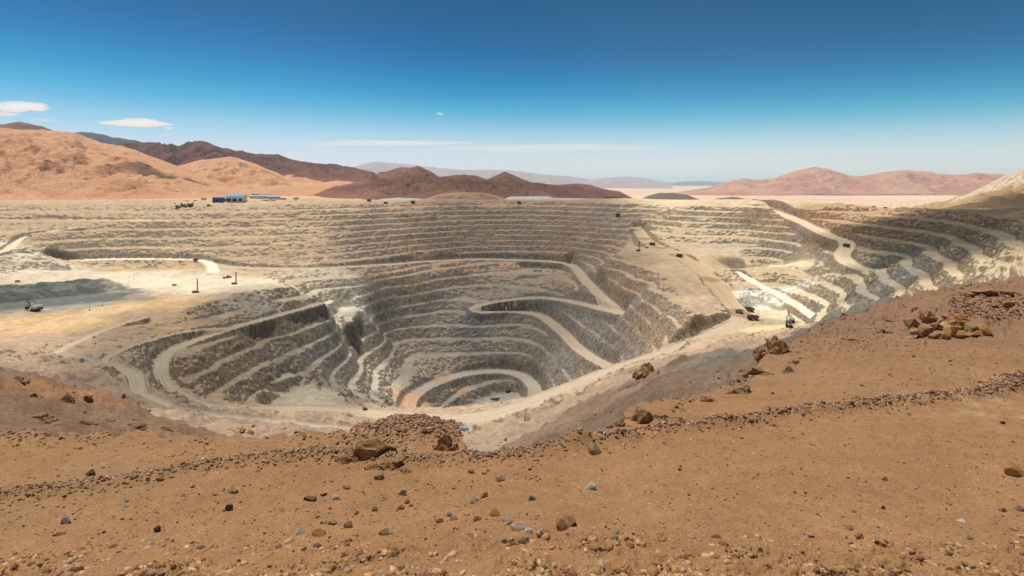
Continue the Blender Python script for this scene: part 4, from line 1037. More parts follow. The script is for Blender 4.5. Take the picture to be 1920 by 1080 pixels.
# ---- dozers, x forward
def make_dozer(group):
    t = thing('bulldozer', '-', 'bulldozer', group)
    for y in (-1.5, 1.5): MB().prism([(-2.6, 0.5), (-2.0, 0), (2.0, 0), (2.6, 0.5), (1.2, 1.9), (-1.6, 1.9)], y - 0.4, y + 0.4).build('crawler_track', P['dark'], t)
    MB().box(0.2, 3.0, -1.0, 1.0, 1.0, 2.7, 0.05, 0.1).box(-2.6, 0.2, -1.1, 1.1, 0.9, 2.1).build('body', P['yellow'], t)
    c = MB().box(-1.7, 0.1, -0.95, 0.95, 2.12, 3.9, 0.12, 0.08).build('cab', P['yellow'], t); MB().box(0.04, 0.16, -0.7, 0.7, 2.9, 3.7).build('window', P['glass'], c)
    MB().prism([(3.6, 0.1), (4.0, 0.2), (3.8, 1.0), (4.1, 1.9), (3.7, 1.9), (3.45, 1.0)], -2.4, 2.4).build('blade', P['yellow'], t)
    MB().bar((0.5, -1.95, 0.8), (3.6, -1.95, 0.7), 0.25).bar((0.5, 1.95, 0.8), (3.6, 1.95, 0.7), 0.25).build('push_arm', P['yellow'], t)
    MB().bar((-2.6, 0, 1.2), (-3.6, 0, 1.4), 0.3).bar((-3.6, 0, 1.6), (-3.8, 0, 0.1), 0.3).build('ripper', P['dark'], t)
    return t
dz = make_dozer('bulldozers on the plateaus')
for i, (a, b_, r, s_, lab) in enumerate([(428, 521, 0.2, 1.6, 'yellow bulldozer beside the grey drill rig on the plateau'), (420.5, 522, 0.5, 1.2, 'smaller yellow bulldozer left of the grey drill rig'), (1213, 465, 0.2, 1.3, 'bulldozer standing between the dark drill and the ramp'), (391, 386, 0.1, 1.5, 'bulldozer parked in front of the blue shed')]):
    o = dz if i == 0 else copy_tree(dz); place(o, a, b_, r, s_); o['label'] = lab

# ---- light masts
def make_mast(lab):
    t = thing('light_mast', lab, 'light mast', 'light masts standing in the mine')
    MB().box(-1.6, 1.6, -0.9, 0.9, 0.25, 1.3, 0.1, 0.1).build('skid', P['grey'], t)
    MB().bar((0, 0, 1.2), (0, 0, 13.0), 0.32, n=6).build('pole', P['rust'], t)
    l = MB().bar((-0.9, 0, 12.8), (0.9, 0, 12.8), 0.18).build('crossbar', P['dark'], t)
    for x in (-0.75, 0.0, 0.75): MB().box(x - 0.25, x + 0.25, -0.35, -0.1, 12.45, 13.0).build('lamp', P['white'], l)
    return t
mst = make_mast('-')
for i, (a, b_, s_, lab) in enumerate([(242.5, 520, 0.9, 'light mast at the back of the plateau, farther of the pair'), (250.5, 523, 0.8, 'light mast at the back of the plateau, nearer of the pair'), (168, 582, 1.0, 'light mast on the brown track near the dark gravel'), (191.5, 573, 1.0, 'light mast on the brown track farther from the dark gravel'),
                                      (1419, 591, 1.2, 'light mast behind the waiting haul truck'), (1423, 600, 1.1, 'light mast beside the waiting haul truck'), (534, 735, 1.1, 'light mast on the pale lower floor, left of the two'), (540, 733, 1.3, 'light mast on the pale lower floor, right of the two')]):
    o = mst if i == 0 else copy_tree(mst); place(o, a, b_, 0.3 * i, s_); o['label'] = lab

# ---- buildings on the rim
def rim_place(o, px, d, rot, dz=0.0):
    x, y = (px - CX) / F * d, d
    o.location = (x, y, ground_z(x, y) + dz); o.rotation_euler = (0, 0, rot); return o
def shed(name, lab, L, W, Hh, rise, wallm, roofm, doors=(), windows=0, group=None):
    t = thing(name, lab, 'building', group)
    w = MB().box(-L / 2, L / 2, -W / 2, W / 2, -4.0, Hh).build('wall', wallm, t)
    e = 0.9
    MB().prism([(-W / 2 - e, Hh - 0.1), (0, Hh + rise - 0.1), (W / 2 + e, Hh - 0.1), (W / 2 + e, Hh + 0.5), (0, Hh + rise + 0.5), (-W / 2 - e, Hh + 0.5)], -L / 2 - e, L / 2 + e).build('roof', roofm, t).rotation_euler = (0, 0, math.pi / 2)
    g = MB()
    for s_ in (-1, 1):
        x = s_ * L / 2
        g.add([(x - s_ * 0.3, -W / 2, Hh), (x - s_ * 0.3, W / 2, Hh), (x - s_ * 0.3, 0, Hh + rise - 0.15)], [(0, 1, 2)])
    g.build('gable', wallm, t)
    for (a, b_, h_) in doors: MB().box(a, b_, -W / 2 - 0.25, -W / 2 + 0.3, 0, h_).build('door', P['dark'], t)
    for k_ in range(windows):
        x = -L / 2 + (k_ + 0.5) * L / windows
        MB().box(x - L / windows * 0.28, x + L / windows * 0.28, -W / 2 - 0.15, -W / 2 + 0.2, Hh * 0.45, Hh * 0.8).build('window', P['glass'], t)
    return t
rim_place(shed('workshop', 'large white workshop with a bright cyan roof and dark doors', 50, 34, 15.5, 5.0, P['white'], P['cyan'], ((-24, -10, 9.5), (-6, 7, 9.0), (12, 22, 9.5))), 444, 1800, 0.06, 1.0)
rim_place(shed('blue_shed', 'dark blue metal shed beside the large workshop', 30, 18, 11.5, 2.0, P['blue'], P['blue'], ((-6, 2, 6.5),)), 410, 1785, 0.12, 1.0)
rim_place(shed('annex', 'small pale blue annex between the blue shed and the workshop', 14, 12, 6, 1.5, P['pale_blue'], P['pale_blue'], ((-2, 2, 4),)), 424.5, 1815, 0.05, 1.0)
rim_place(shed('long_shed', 'long low white building with a pale blue roof', 58, 16, 6, 2.2, P['white'], P['pale_blue'], windows=9), 487, 1900, 0.04, 2.0)
rim_place(shed('long_shed', 'shorter low building with a pale blue roof at the end of the row', 34, 14, 6, 2.0, P['white'], P['pale_blue'], windows=6), 514, 1880, 0.03, 1.5)
rim_place(shed('shed', 'small pale blue roof farthest behind the workshop', 24, 12, 7, 2.0, P['white'], P['pale_blue'], windows=3), 479, 2060, 0.1, 8.0)
rim_place(shed('shed', 'small shed with a cyan roof standing apart from the row', 13, 9, 4.5, 1.5, P['white'], P['cyan'], windows=2), 555, 1880, 0.0, 1.0)
rim_place(shed('shed', 'low blue roofed sheds at the far left of the yard', 12, 9, 4, 1.2, P['white'], P['pale_blue'], windows=2), 382, 1850, 0.0, 1.5)
rim_place(shed('shed', 'dark grey shed at the foot of the small grey heap', 13, 9, 6, 1.5, P['grey'], P['navy'], ((-3, 2, 4),)), 692, 1905, 0.1, 1.0)
rim_place(shed('shed', 'blue grey shed in front of the small grey heap', 11, 8, 5, 1.5, P['tank'], P['grey'], ((-2, 2, 3.5),)), 723, 1925, 0.1, 1.0)
def container(lab, m, L=12.0, group='shipping containers'):
    t = thing('shipping_container', lab, 'container', group)
    b_ = MB().box(-L / 2, L / 2, -1.3, 1.3, 0, 2.8)
    for k_ in range(int(L / 0.8)): b_.box(-L / 2 + 0.3 + k_ * 0.8, -L / 2 + 0.65 + k_ * 0.8, -1.38, -1.301, 0.2, 2.6)
    b_.build('shell', m, t)
    MB().box(L / 2, L / 2 + 0.08, -1.2, -0.05, 0.15, 2.65).box(L / 2, L / 2 + 0.08, 0.05, 1.2, 0.15, 2.65).build('door', m, t)
    return t
for a, d, m_, r, sc_, lab in [(531, 1870, 'navy', 0.1, 1.4, 'navy container at the end of the long low building'), (500, 1830, 'rust', 0.2, 1.0, 'rusty container in front of the long low building'), (493, 1835, 'white', -0.1, 1.0, 'white container left of the rusty one'), (507, 1835, 'white', 0.0, 1.0, 'white container right of the rusty one'),
                           (513, 1830, 'grey', 0.3, 1.0, 'grey container near the end of the row'), (350, 1800, 'white', 0.5, 1.0, 'white container behind the parked trucks'), (366, 1810, 'blue', 0.1, 0.8, 'small blue container beside the parked trucks'),
                           (1062, 1985, 'orange', 0.0, 1.1, 'orange container on a bench of the far wall'),
                           (1638, 1500, 'white', 0.2, 1.0, 'white container left of the poles behind the rim'), (1660, 1490, 'orange', 0.4, 1.0, 'orange container near the poles behind the rim'), (1684, 1480, 'grey', 0.1, 1.0, 'grey container among the poles behind the rim')]:
    o = rim_place(container(lab, P[m_]), a, d, r); o.scale = (sc_,) * 3
# stacks of tyres and pipes in the yard
def tyre_stack(lab, n):
    t = thing('tyre_stack', lab, 'tyre stack', 'tyre stacks in the yard')
    for k_ in range(n):
        w = MB().wheel((0, 0, 0), 1.9, 1.3, 16).build('tyre', P['rubber'], t); w.rotation_euler = (math.pi / 2, 0, 0); w.location = (0.1 * (k_ % 2), 0, 0.65 + 1.31 * k_)
    return t
for i, (a, d, n, lab) in enumerate([(328, 1745, 2, 'low stack of tyres at the outer edge of the yard'), (340, 1730, 3, 'tall stack of tyres at the front of the yard'), (352, 1735, 2, 'stack of tyres before the white container'), (362, 1750, 3, 'stack of tyres nearest the blue container')]):
    rim_place(tyre_stack(lab, n), a, d, 0.0)
# power line poles
def make_pole():
    t = thing('utility_pole', '-', 'pole', 'power poles behind the rim')
    MB().bar((0, 0, -1), (0, 0, 17), 0.5, n=8).build('post', P['wood'], t)
    a = MB().bar((-2.2, 0, 15.6), (2.2, 0, 15.6), 0.35).build('crossarm', P['wood'], t)
    for x in (-2.0, 0.0, 2.0): MB().bar((x, 0, 15.8), (x, 0, 16.4), 0.25, n=6).build('insulator', P['grey'], a)
    return t
pole = make_pole()
names_ = ['first', 'second', 'third', 'fourth', 'fifth', 'sixth', 'seventh', 'eighth', 'ninth']
for i, (a, d) in enumerate([(1640, 1750), (1656, 1680), (1672, 1620), (1690, 1570), (1704, 1530), (1718, 1500), (1733, 1470), (1748, 1450), (1763, 1430)]):
    o = pole if i == 0 else copy_tree(pole); rim_place(o, a, d, 0.5); o['label'] = names_[i] + ' power pole counted from the left behind the lit rim'
# pump station on a bench of the pit
ps_ = thing('pump_station', 'pump station with blue tanks on a bench of the main pit', 'pump station')
for k_, (x, l) in enumerate(((-24, 14), (-8, 9))): MB().bar((x, 0, 2.4), (x + l, 0, 2.4), 4.4, n=14).build('tank', P['tank'], ps_)
MB().box(14, 24, -3, 3, 0, 4.5).build('pump_house', P['white'], ps_)
MB().box(34, 40, -2, 2, 0, 3.2).build('generator', P['orange'], ps_)
MB().bar((-2, -3, 0.5), (48, -4, 0.5), 0.9, n=8).bar((-30, -4, 0.5), (-2, -3, 0.5), 0.9, n=8).build('pipe', P['white'], ps_)
place(ps_, 1015, 509, 0.05, 1.0)
# water
m, nt, b = new_mat('still_water'); b.inputs['Base Color'].default_value = (0.02, 0.035, 0.03, 1); b.inputs['Roughness'].default_value = 0.08; b.inputs['Specular IOR Level'].default_value = 0.5; M['water'] = m
m, nt, b = new_mat('pond_liner'); k = NB(nt); k.l.new(k.ramp(k.noise(0.5, 4, 0.6), [(0.4, (0.015, 0.03, 0.06)), (0.55, (0.03, 0.07, 0.14)), (0.62, (0.3, 0.32, 0.33))]), b.inputs['Base Color']); b.inputs['Roughness'].default_value = 0.3; M['liner'] = m
def pond(name, px, py, rx, ry, mat, lab, dz, cat='pond'):
    x, y, z = at(px, py, 60); n = 26; rs = np.random.RandomState(int(px))
    v = [(0, 0, 0)]; 
    for i in range(n):
        a_ = 2 * math.pi * i / n; q = 1 + 0.22 * math.sin(3 * a_ + px) + 0.1 * rs.rand()
        v.append((rx * q * math.cos(a_), ry * q * math.sin(a_), 0))
    me = bpy.data.meshes.new(name); me.from_pydata(v, [], [(0, 1 + i, 1 + (i + 1) % n) for i in range(n)]); me.materials.append(mat)
    o = bpy.data.objects.new(name, me); COL.objects.link(o); o.location = (x, y, z + dz); tag(o, lab, kind='structure'); return o
pond('sump_water', 929, 749, 9, 8, M['water'], 'dark pool on the pit floor', 0.7)
pond('pond_water', 866, 806, 9, 3.5, M['liner'], 'narrow blue pool beside the near haul road', 0.9)
t = thing('pump_shed', 'dark green pump shed on the pit floor', 'shed')
MB().box(-6, 6, -3, 3, -1, 4, 0.2, 0.2).build('wall', P['navy'], t); MB().prism([(-3.6, 4.02), (3.6, 4.02), (0, 5.6)], -6.4, 6.4).build('roof', P['dark'], t).rotation_euler = (0, 0, math.pi / 2)
place(t, 953, 735, 0.5, 0.9)
# ------------------------------------------------------------------ rocks
def rock_mat(name, c1, c2, c3, scale=9.0, speck=0.3, dusty=0.3):
    m, nt, b = new_mat(name); k = NB(nt)
    n1 = k.noise(scale * 0.5, 5, 0.6); n2 = k.noise(scale * 2.2, 6, 0.7); n3 = k.noise(scale * 8, 4, 0.7)
    c = k.mix(k.rng(n1, 0.38, 0.62), c1, c2); c = k.mix(k.rng(n2, 0.56, 0.68), c, c3)
    c = k.hsv(c, k.rng(n3, 0.3, 0.7, 1 - speck, 1 + speck, 'LINEAR'))
    c = k.mix(k.math('MULTIPLY', k.rng(k.math('ADD', k.up(), k.math('MULTIPLY', k.math('SUBTRACT', n2, 0.5), 0.5)), 0.62, 0.92), dusty), c, (0.42, 0.25, 0.125))   # soil dust lying on level faces
    k.l.new(c, b.inputs['Base Color']); k.bump(k.math('ADD', n2, k.math('MULTIPLY', n3, 0.3)), 0.8, 0.3 / scale, b)
    return m
RM = {'brown': rock_mat('brown_rock', (0.36, 0.205, 0.11), (0.46, 0.295, 0.175), (0.19, 0.10, 0.055)), 'tan': rock_mat('tan_rock', (0.55, 0.35, 0.185), (0.62, 0.44, 0.26), (0.36, 0.20, 0.10)),
      'orange': rock_mat('orange_rock', (0.55, 0.24, 0.07), (0.62, 0.34, 0.13), (0.30, 0.12, 0.045)), 'pink': rock_mat('pinkish_rock', (0.62, 0.41, 0.29), (0.70, 0.55, 0.42), (0.40, 0.20, 0.13)),
      'white': rock_mat('white_rock', (0.74, 0.67, 0.57), (0.80, 0.74, 0.64), (0.44, 0.37, 0.30)), 'grey': rock_mat('grey_rock', (0.34, 0.295, 0.25), (0.42, 0.37, 0.31), (0.18, 0.16, 0.14)),
      'dark': rock_mat('dark_rock', (0.085, 0.06, 0.045), (0.14, 0.09, 0.06), (0.04, 0.03, 0.025)), 'rust': rock_mat('rusty_rock', (0.38, 0.16, 0.065), (0.48, 0.27, 0.145), (0.14, 0.065, 0.035)),
      'bluegrey': rock_mat('bluish_rock', (0.42, 0.385, 0.35), (0.50, 0.46, 0.41), (0.28, 0.25, 0.22)), 'teal': rock_mat('teal_rock', (0.08, 0.36, 0.30), (0.12, 0.42, 0.34), (0.1, 0.25, 0.2))}
def hull_mesh(name, seed, n=16, sx=1.0, sy=1.0, sz=0.75, cuts=3):
    """angular stone: convex hull of scattered points, base on z = 0"""
    r = np.random.RandomState(seed)
    p = r.normal(size=(n, 3)); p /= np.linalg.norm(p, axis=1)[:, None]
    p *= (0.82 + 0.3 * r.rand(n))[:, None]
    for _ in range(cuts):
        d = r.normal(size=3); d /= np.linalg.norm(d); h = 0.5 + 0.25 * r.rand(); q = p @ d
        p = p - np.maximum(q - h, 0)[:, None] * d
    p = p * np.array([sx, sy, sz]) * 0.5
    bm = bmesh.new(); vs = [bm.verts.new(c) for c in p]
    bmesh.ops.convex_hull(bm, input=vs)
    for v in [v for v in bm.verts if not v.link_faces]: bm.verts.remove(v)
    z0 = min(v.co.z for v in bm.verts)
    for v in bm.verts: v.co.z -= z0
    bmesh.ops.recalc_face_normals(bm, faces=bm.faces)
    me = bpy.data.meshes.new(name); bm.to_mesh(me); bm.free()
    return me
SHAPES = {'block': [hull_mesh('rock_shape', 100 + i, 30, 1.0, 0.85, 0.78, 5) for i in range(7)], 'slab': [hull_mesh('slab_shape', 200 + i, 22, 1.0, 0.62, 0.26, 6) for i in range(6)], 'shard': [hull_mesh('shard_shape', 300 + i, 18, 1.0, 0.42, 0.42, 5) for i in range(5)]}
_cache = {}
def rock(px, py, wpx, kind, colr, label, group, rot=None, dmin=5.0, name='rock', tilt=None, sink=0.2, rs=random.Random(3)):
    x, y, z = at(px, py, dmin)
    w = 1.32 * wpx / F * y
    i = rs.randrange(len(SHAPES[kind])); key = (kind, i, colr)
    if key not in _cache:
        me = SHAPES[kind][i].copy(); me.name = name; me.materials.clear(); me.materials.append(RM[colr]); _cache[key] = me
    o = bpy.data.objects.new(name, _cache[key]); COL.objects.link(o)
    o.location = (x, y, z - w * sink); o.scale = (w, w, w * rs.uniform(0.85, 1.15))
    tx, ty = tilt or (rs.uniform(-0.25, 0.25), rs.uniform(-0.25, 0.25))
    o.rotation_euler = (tx, ty, rot if rot is not None else rs.uniform(-0.5, 0.5) + (math.pi if rs.random() < 0.5 else 0))
    return tag(o, label, 'rock', group)
G1, G2, G3 = 'stones scattered on the soil in the middle', 'stones scattered on the soil at the left', 'stones scattered on the soil at the right'
HERO = [
 (1113, 850, 27, 'block', 'brown', 'large flat topped brown block sitting at the end of the gravel windrow', G1), (884, 886, 13, 'block', 'rust', 'reddish brown stone on bare soil below the gravel edge', G1), (937, 901, 17, 'block', 'tan', 'pale topped pointed stone alone on bare soil', G1),
 (1109, 916, 20, 'block', 'white', 'white rounded stone below the flat topped brown block', G1), (997, 936, 13, 'block', 'grey', 'dark grey stone left of the white rounded stone', G1), (909, 932, 13, 'block', 'orange', 'orange brown stone above the long tan slab', G1),
 (888, 937, 15, 'block', 'pink', 'pinkish stone resting behind a tan one', G1), (886, 943, 13, 'block', 'tan', 'tan stone touching the pinkish stone', G1), (755, 927, 15, 'block', 'tan', 'tan stone at the top of the middle scatter', G1),
 (761, 942, 12, 'block', 'orange', 'bright orange stone, uppermost of a group of three', G1), (752, 953, 13, 'block', 'brown', 'brown stone, lower left of a group of three', G1), (770, 949, 11, 'block', 'orange', 'orange stone, right of a group of three', G1),
 (757, 969, 15, 'slab', 'rust', 'reddish stone just under the group of three', G1), (704, 956, 12, 'block', 'brown', 'brown stone left of the group of three', G1), (719, 1001, 17, 'block', 'tan', 'upright tan stone near the rough strip', G1), (732, 999, 11, 'block', 'pink', 'small pale stone touching the upright tan stone', G1),
 (824, 978, 13, 'block', 'rust', 'reddish stone in the gap left of the long tan slab', G1), (843, 966, 10, 'block', 'bluegrey', 'blue grey pebble left of the long tan slab', G1), (852, 973, 15, 'block', 'tan', 'tan stone touching the left of the long tan slab', G1), (878, 965, 24, 'slab', 'tan', 'long tan slab among the middle stones', G1),
 (872, 977, 11, 'shard', 'tan', 'small upright shard before the long tan slab', G1), (893, 975, 13, 'block', 'brown', 'brown stone right of the long tan slab', G1), (931, 965, 19, 'block', 'orange', 'bright orange cube shaped stone', G1), (951, 975, 19, 'block', 'pink', 'pink stone leaning towards the large pink white boulder', G1),
 (957, 982, 13, 'block', 'brown', 'small brown stone between the two pink stones', G1), (974, 993, 29, 'block', 'pink', 'largest pink white boulder at the bottom middle', G1), (990, 999, 15, 'block', 'white', 'pale grey stone right of the largest pink white boulder', G1), (1016, 1000, 24, 'block', 'pink', 'rounded pink white boulder with rusty marks', G1),
 (1004, 966, 11, 'slab', 'bluegrey', 'flat blue grey chip above the rounded pink boulder', G1), (1064, 980, 32, 'block', 'rust', 'largest orange brown boulder with a flat side', G1), (1050, 990, 24, 'block', 'rust', 'rusty boulder leaning on the largest orange brown one', G1), (946, 1014, 10, 'block', 'grey', 'grey stone lying below the pink white boulder', G1),
 (909, 998, 6, 'block', 'teal', 'tiny turquoise stone among the brown stones', G1), (851, 1013, 19, 'slab', 'tan', 'flat tan stone at the edge of the rough strip', G1), (885, 1006, 13, 'block', 'tan', 'tan stone right of the flat tan stone', G1), (1156, 998, 9, 'block', 'bluegrey', 'small grey stone right of the large boulders', G1), (709, 898, 17, 'block', 'brown', 'brown block at the foot of the dark crag', G1),
 (580, 937, 33, 'shard', 'dark', 'long dark brown shard lying on the soil', G1), (606, 929, 13, 'block', 'dark', 'dark stone at the right end of the long shard', G1), (628, 935, 15, 'block', 'white', 'white stone right of the long dark shard', G1), (651, 916, 13, 'block', 'brown', 'brown stone up slope of the white stone', G1), (670, 949, 15, 'slab', 'tan', 'flat tan stone right of the white stone', G1),
 (667, 964, 10, 'block', 'orange', 'small orange stone under the flat tan stone', G1), (611, 981, 13, 'block', 'tan', 'tan stone, left of a close pair', G1), (625, 981, 13, 'block', 'tan', 'tan stone, right of a close pair', G1), (655, 987, 18, 'block', 'brown', 'tall brown stone right of the close tan pair', G1), (597, 1003, 26, 'block', 'orange', 'orange rock at the rough strip', G1), (562, 1000, 19, 'block', 'pink', 'pinkish rock left of the orange rock', G1),
 (112, 1003, 32, 'shard', 'rust', 'large tilted reddish slab at the lower left', G2), (122, 981, 19, 'block', 'grey', 'grey rock behind the tilted reddish slab', G2), (213, 979, 28, 'slab', 'brown', 'flat hollow edged brown slab right of the grey rock', G2), (296, 995, 13, 'block', 'dark', 'dark upright stone right of the flat slab', G2), (436, 923, 18, 'block', 'tan', 'long tan block on smooth soil', G2),
 (429, 955, 15, 'block', 'dark', 'dark faced stone below the long tan block', G2), (346, 929, 11, 'block', 'pink', 'small pale stone left of the long tan block', G2), (235, 950, 11, 'block', 'bluegrey', 'grey stone on soil below the left windrow', G2), (171, 890, 17, 'block', 'dark', 'black brown rock just above the left windrow', G2), (170, 914, 13, 'shard', 'grey', 'grey shard standing in the left windrow', G2),
 (301, 898, 14, 'block', 'orange', 'orange stone on the left windrow', G2), (125, 906, 14, 'slab', 'dark', 'thin dark slab lying on the left windrow', G2), (75, 910, 18, 'slab', 'brown', 'flat brown slab on the left windrow', G2), (15, 913, 24, 'slab', 'rust', 'rusty slab on the windrow at the left edge', G2), (148, 874, 13, 'slab', 'brown', 'flat brown stone up slope of the left windrow', G2),
 (438, 1033, 26, 'slab', 'tan', 'broad flat tan slab at the bottom left', G2), (286, 1021, 9, 'block', 'bluegrey', 'small grey stone near the bottom left', G2), (190, 895, 15, 'slab', 'bluegrey', 'flat grey slab in the left windrow', G2), (382, 860, 15, 'slab', 'white', 'pale bluish chip on the soil above the windrow', G2),
 (1684, 854, 20, 'slab', 'orange', 'flat orange brown rock alone at the right', G3), (1659, 900, 9, 'block', 'rust', 'small rusty stone below the flat orange rock', G3), (1804, 977, 32, 'slab', 'white', 'white wedge shaped rock at the lower right', G3), (1903, 888, 38, 'block', 'orange', 'large orange brown boulder at the right edge', G3), (1916, 958, 16, 'block', 'brown', 'brown rock cut by the right edge', G3),
 (1820, 886, 13, 'slab', 'rust', 'flat rusty stone left of the large edge boulder', G3), (1808, 888, 11, 'slab', 'grey', 'flat grey stone touching the flat rusty one', G3), (1592, 992, 13, 'block', 'brown', 'brown stone on soil at the lower right', G3), (1573, 931, 11, 'slab', 'bluegrey', 'grey flat stone on open soil at the right', G3), (1521, 834, 15, 'slab', 'dark', 'dark flat stone below the long windrow', G3),
 (1614, 908, 13, 'slab', 'white', 'pale flat chip on open soil at the right', G3), (1595, 1019, 15, 'shard', 'grey', 'grey shard at the edge of the right rough strip', G3), (1519, 1005, 11, 'block', 'pink', 'pale stone left of the grey shard', G3), (1766, 992, 17, 'slab', 'orange', 'orange stone under the white wedge shaped rock', G3), (1902, 994, 28, 'slab', 'dark', 'dark slab at the right edge under the boulder', G3),
 (1820, 1010, 14, 'block', 'grey', 'grey stone below the white wedge shaped rock', G3), (1879, 958, 13, 'block', 'brown', 'brown stone between the wedge and the edge rocks', G3), (1437, 994, 15, 'slab', 'orange', 'orange chip, larger of a pair', G3), (1425, 997, 10, 'slab', 'orange', 'orange chip, smaller of a pair', G3), (1476, 897, 15, 'slab', 'brown', 'flat brown stone on the middle of the open soil', G3), (1645, 1020, 11, 'block', 'dark', 'dark stone in the right rough strip', G3),
 (1657, 954, 8, 'block', 'dark', 'small dark stone right of the pale chip', G3), (1602, 960, 9, 'block', 'brown', 'small brown stone left of the small dark one', G3), (1881, 795, 8, 'block', 'dark', 'small dark stone near the windrow at the right', G3)]
for h in HERO: rock(*h)
rs = random.Random(17)

# ------------------------------------------------------------------ crags
def crag(px, py, wpx, hpx, colr, label, dmin=5.0, lumps_=4, seed=1, depth=0.8, group='rocky crags', sub=3, sink=0.46):
    lumps = lumps_ + 3
    x, y, z = at(px, py, dmin)
    w, h = wpx / F * y, 0.82 * hpx / F * y
    r = np.random.RandomState(seed); V = []; Fc = []
    for i in range(lumps):
        bm = bmesh.new(); bmesh.ops.create_icosphere(bm, subdivisions=sub, radius=1.0)
        p = np.array([v.co[:] for v in bm.verts]); f = [[v.index for v in q.verts] for q in bm.faces]; bm.free()
        for _ in range(18):
            d = r.normal(size=3); d /= np.linalg.norm(d); hh_ = 0.48 + 0.34 * r.rand(); q = p @ d
            p = p - np.maximum(q - hh_, 0)[:, None] * d
        n = ridged(p[:, 0] * 3.1 + p[:, 2] * 2.3 + seed, p[:, 1] * 3.1 - p[:, 2] * 2.7 + i * 3, 3, 0.6, seed + i)
        p = p * (0.95 + 0.24 * n)[:, None]
        big = 1.0 if i == 0 else r.uniform(0.35, 0.75)
        ya = r.uniform(-1.2, 1.2); ca_, sa_ = math.cos(ya), math.sin(ya); p = p @ np.array([[ca_, sa_, 0], [-sa_, ca_, 0], [0, 0, 1]]) * np.array([1.15, 0.8, 1.0])
        off = np.array([0, 0, 0]) if i == 0 else np.array([r.uniform(-0.62, 0.62) * w, r.uniform(-0.35, 0.35) * w * depth, -r.uniform(0.1, 0.5) * h])
        p = p * np.array([w * 0.5 * (0.72 if lumps > 1 else 1), w * 0.5 * depth, h * 0.62]) * big + off
        V += p.tolist(); o_ = len(V) - len(p); Fc += [[a + o_ for a in q] for q in f]
    me = bpy.data.meshes.new('rock_outcrop'); me.from_pydata(V, [], Fc); me.materials.append(RM[colr])
    o = bpy.data.objects.new('rock_outcrop', me); COL.objects.link(o); o.location = (x, y, z + h * (0.5 - sink)); o.rotation_euler = (0, 0, r.uniform(-0.4, 0.4))
    return tag(o, label, 'rock outcrop', group)
RM['crag_near'] = rock_mat('orange_black_crag', (0.27, 0.14, 0.065), (0.42, 0.215, 0.085), (0.035, 0.022, 0.016), 4.5, 0.45, 0.6)  # near-black third colour paints shadowed crevices into all three crag materials
RM['crag_olive'] = rock_mat('olive_crag', (0.27, 0.175, 0.095), (0.36, 0.235, 0.125), (0.05, 0.036, 0.024), 4.0, 0.45, 0.6)
RM['crag_far'] = rock_mat('far_crag', (0.20, 0.115, 0.062), (0.30, 0.165, 0.075), (0.05, 0.032, 0.022), 0.5, 0.45, 0.6)
crag(690, 852, 84, 52, 'crag_near', 'large orange and black crag at the left of the rubble mound', 5, 6, 41)
crag(735, 874, 54, 34, 'crag_near', 'lower broken crag stepping down from the large orange crag', 5, 5, 43)
crag(760, 884, 26, 16, 'crag_olive', 'small fractured rock at the foot of the lower crag', 5, 3, 44)
crag(833, 842, 42, 42, 'crag_near', 'dark square crag at the right end of the rubble mound', 5, 4, 45)
crag(1204, 788, 62, 46, 'crag_olive', 'dark cleft crag on the lip above the long windrow', 5, 6, 47)
crag(1162, 800, 34, 22, 'crag_olive', 'small crag left of the dark cleft crag', 5, 3, 48)
crag(1388, 738, 58, 34, 'crag_olive', 'olive brown crag farther along the lip', 5, 5, 49)
crag(1330, 752, 38, 18, 'crag_near', 'low dark ledge between the cleft crag and the olive crag', 5, 4, 50)
crag(1412, 700, 54, 34, 'crag_olive', 'grey olive crag behind the lip', 5, 5, 51)
crag(1478, 697, 34, 20, 'crag_olive', 'small tan brown crag below the tall orange brown crag', 5, 4, 52)
crag(1456, 660, 54, 44, 'crag_near', 'tall orange brown crag standing on the lip', 5, 5, 53)
crag(1490, 680, 22, 11, 'crag_near', 'dark low rock right of the tall orange brown crag', 5, 3, 54)
crag(1672, 603, 28, 12, 'crag_near', 'dark flat rock left of the heap of orange slabs', 5, 3, 55)
crag(1652, 622, 26, 10, 'crag_olive', 'low greenish rock left of the heap of orange slabs', 5, 3, 56)
crag(1716, 580, 14, 12, 'crag_near', 'small dark rock up slope of the flat rock', 5, 2, 57)
crag(1850, 549, 60, 20, 'crag_near', 'brown ledge near the skyline of the right slope', 5, 5, 58)
crag(1892, 572, 40, 16, 'crag_olive', 'tan ledge below the brown skyline ledge', 5, 4, 59)
crag(1590, 636, 24, 8, 'crag_near', 'low brown rock at the edge beside the grey slope', 5, 3, 60)
crag(1215, 700, 46, 34, 'crag_far', 'orange crag on the grey slope below the haul road', 60, 5, 61)
for i, (a, b_, w_, h_, lab) in enumerate([(34, 714, 26, 16, 'dark crag near the top of the left slope'), (70, 782, 34, 14, 'dark crag low on the left slope'), (125, 752, 36, 26, 'brown crag in the middle of the left slope'), (165, 752, 20, 22, 'upright crag right of the brown crag'), (98, 790, 30, 14, 'rusty crag below the brown crag'),
                                        (60, 745, 22, 12, 'small dark crag left of the brown crag'), (205, 790, 24, 14, 'dark crag at the right foot of the left slope'), (250, 800, 30, 12, 'row of dark rocks beside the grey track'), (310, 806, 26, 12, 'dark rocks below the grey track'), (448, 812, 32, 16, 'dark crag beyond the soil edge'), (160, 795, 30, 12, 'low rocks between the crags of the left slope'), (232, 745, 12, 16, 'small blue grey crag beside the grey track')]):
    crag(a, b_, w_, h_, 'crag_far', lab, 60, 4, 70 + i, group='crags on the left slope', sub=3)

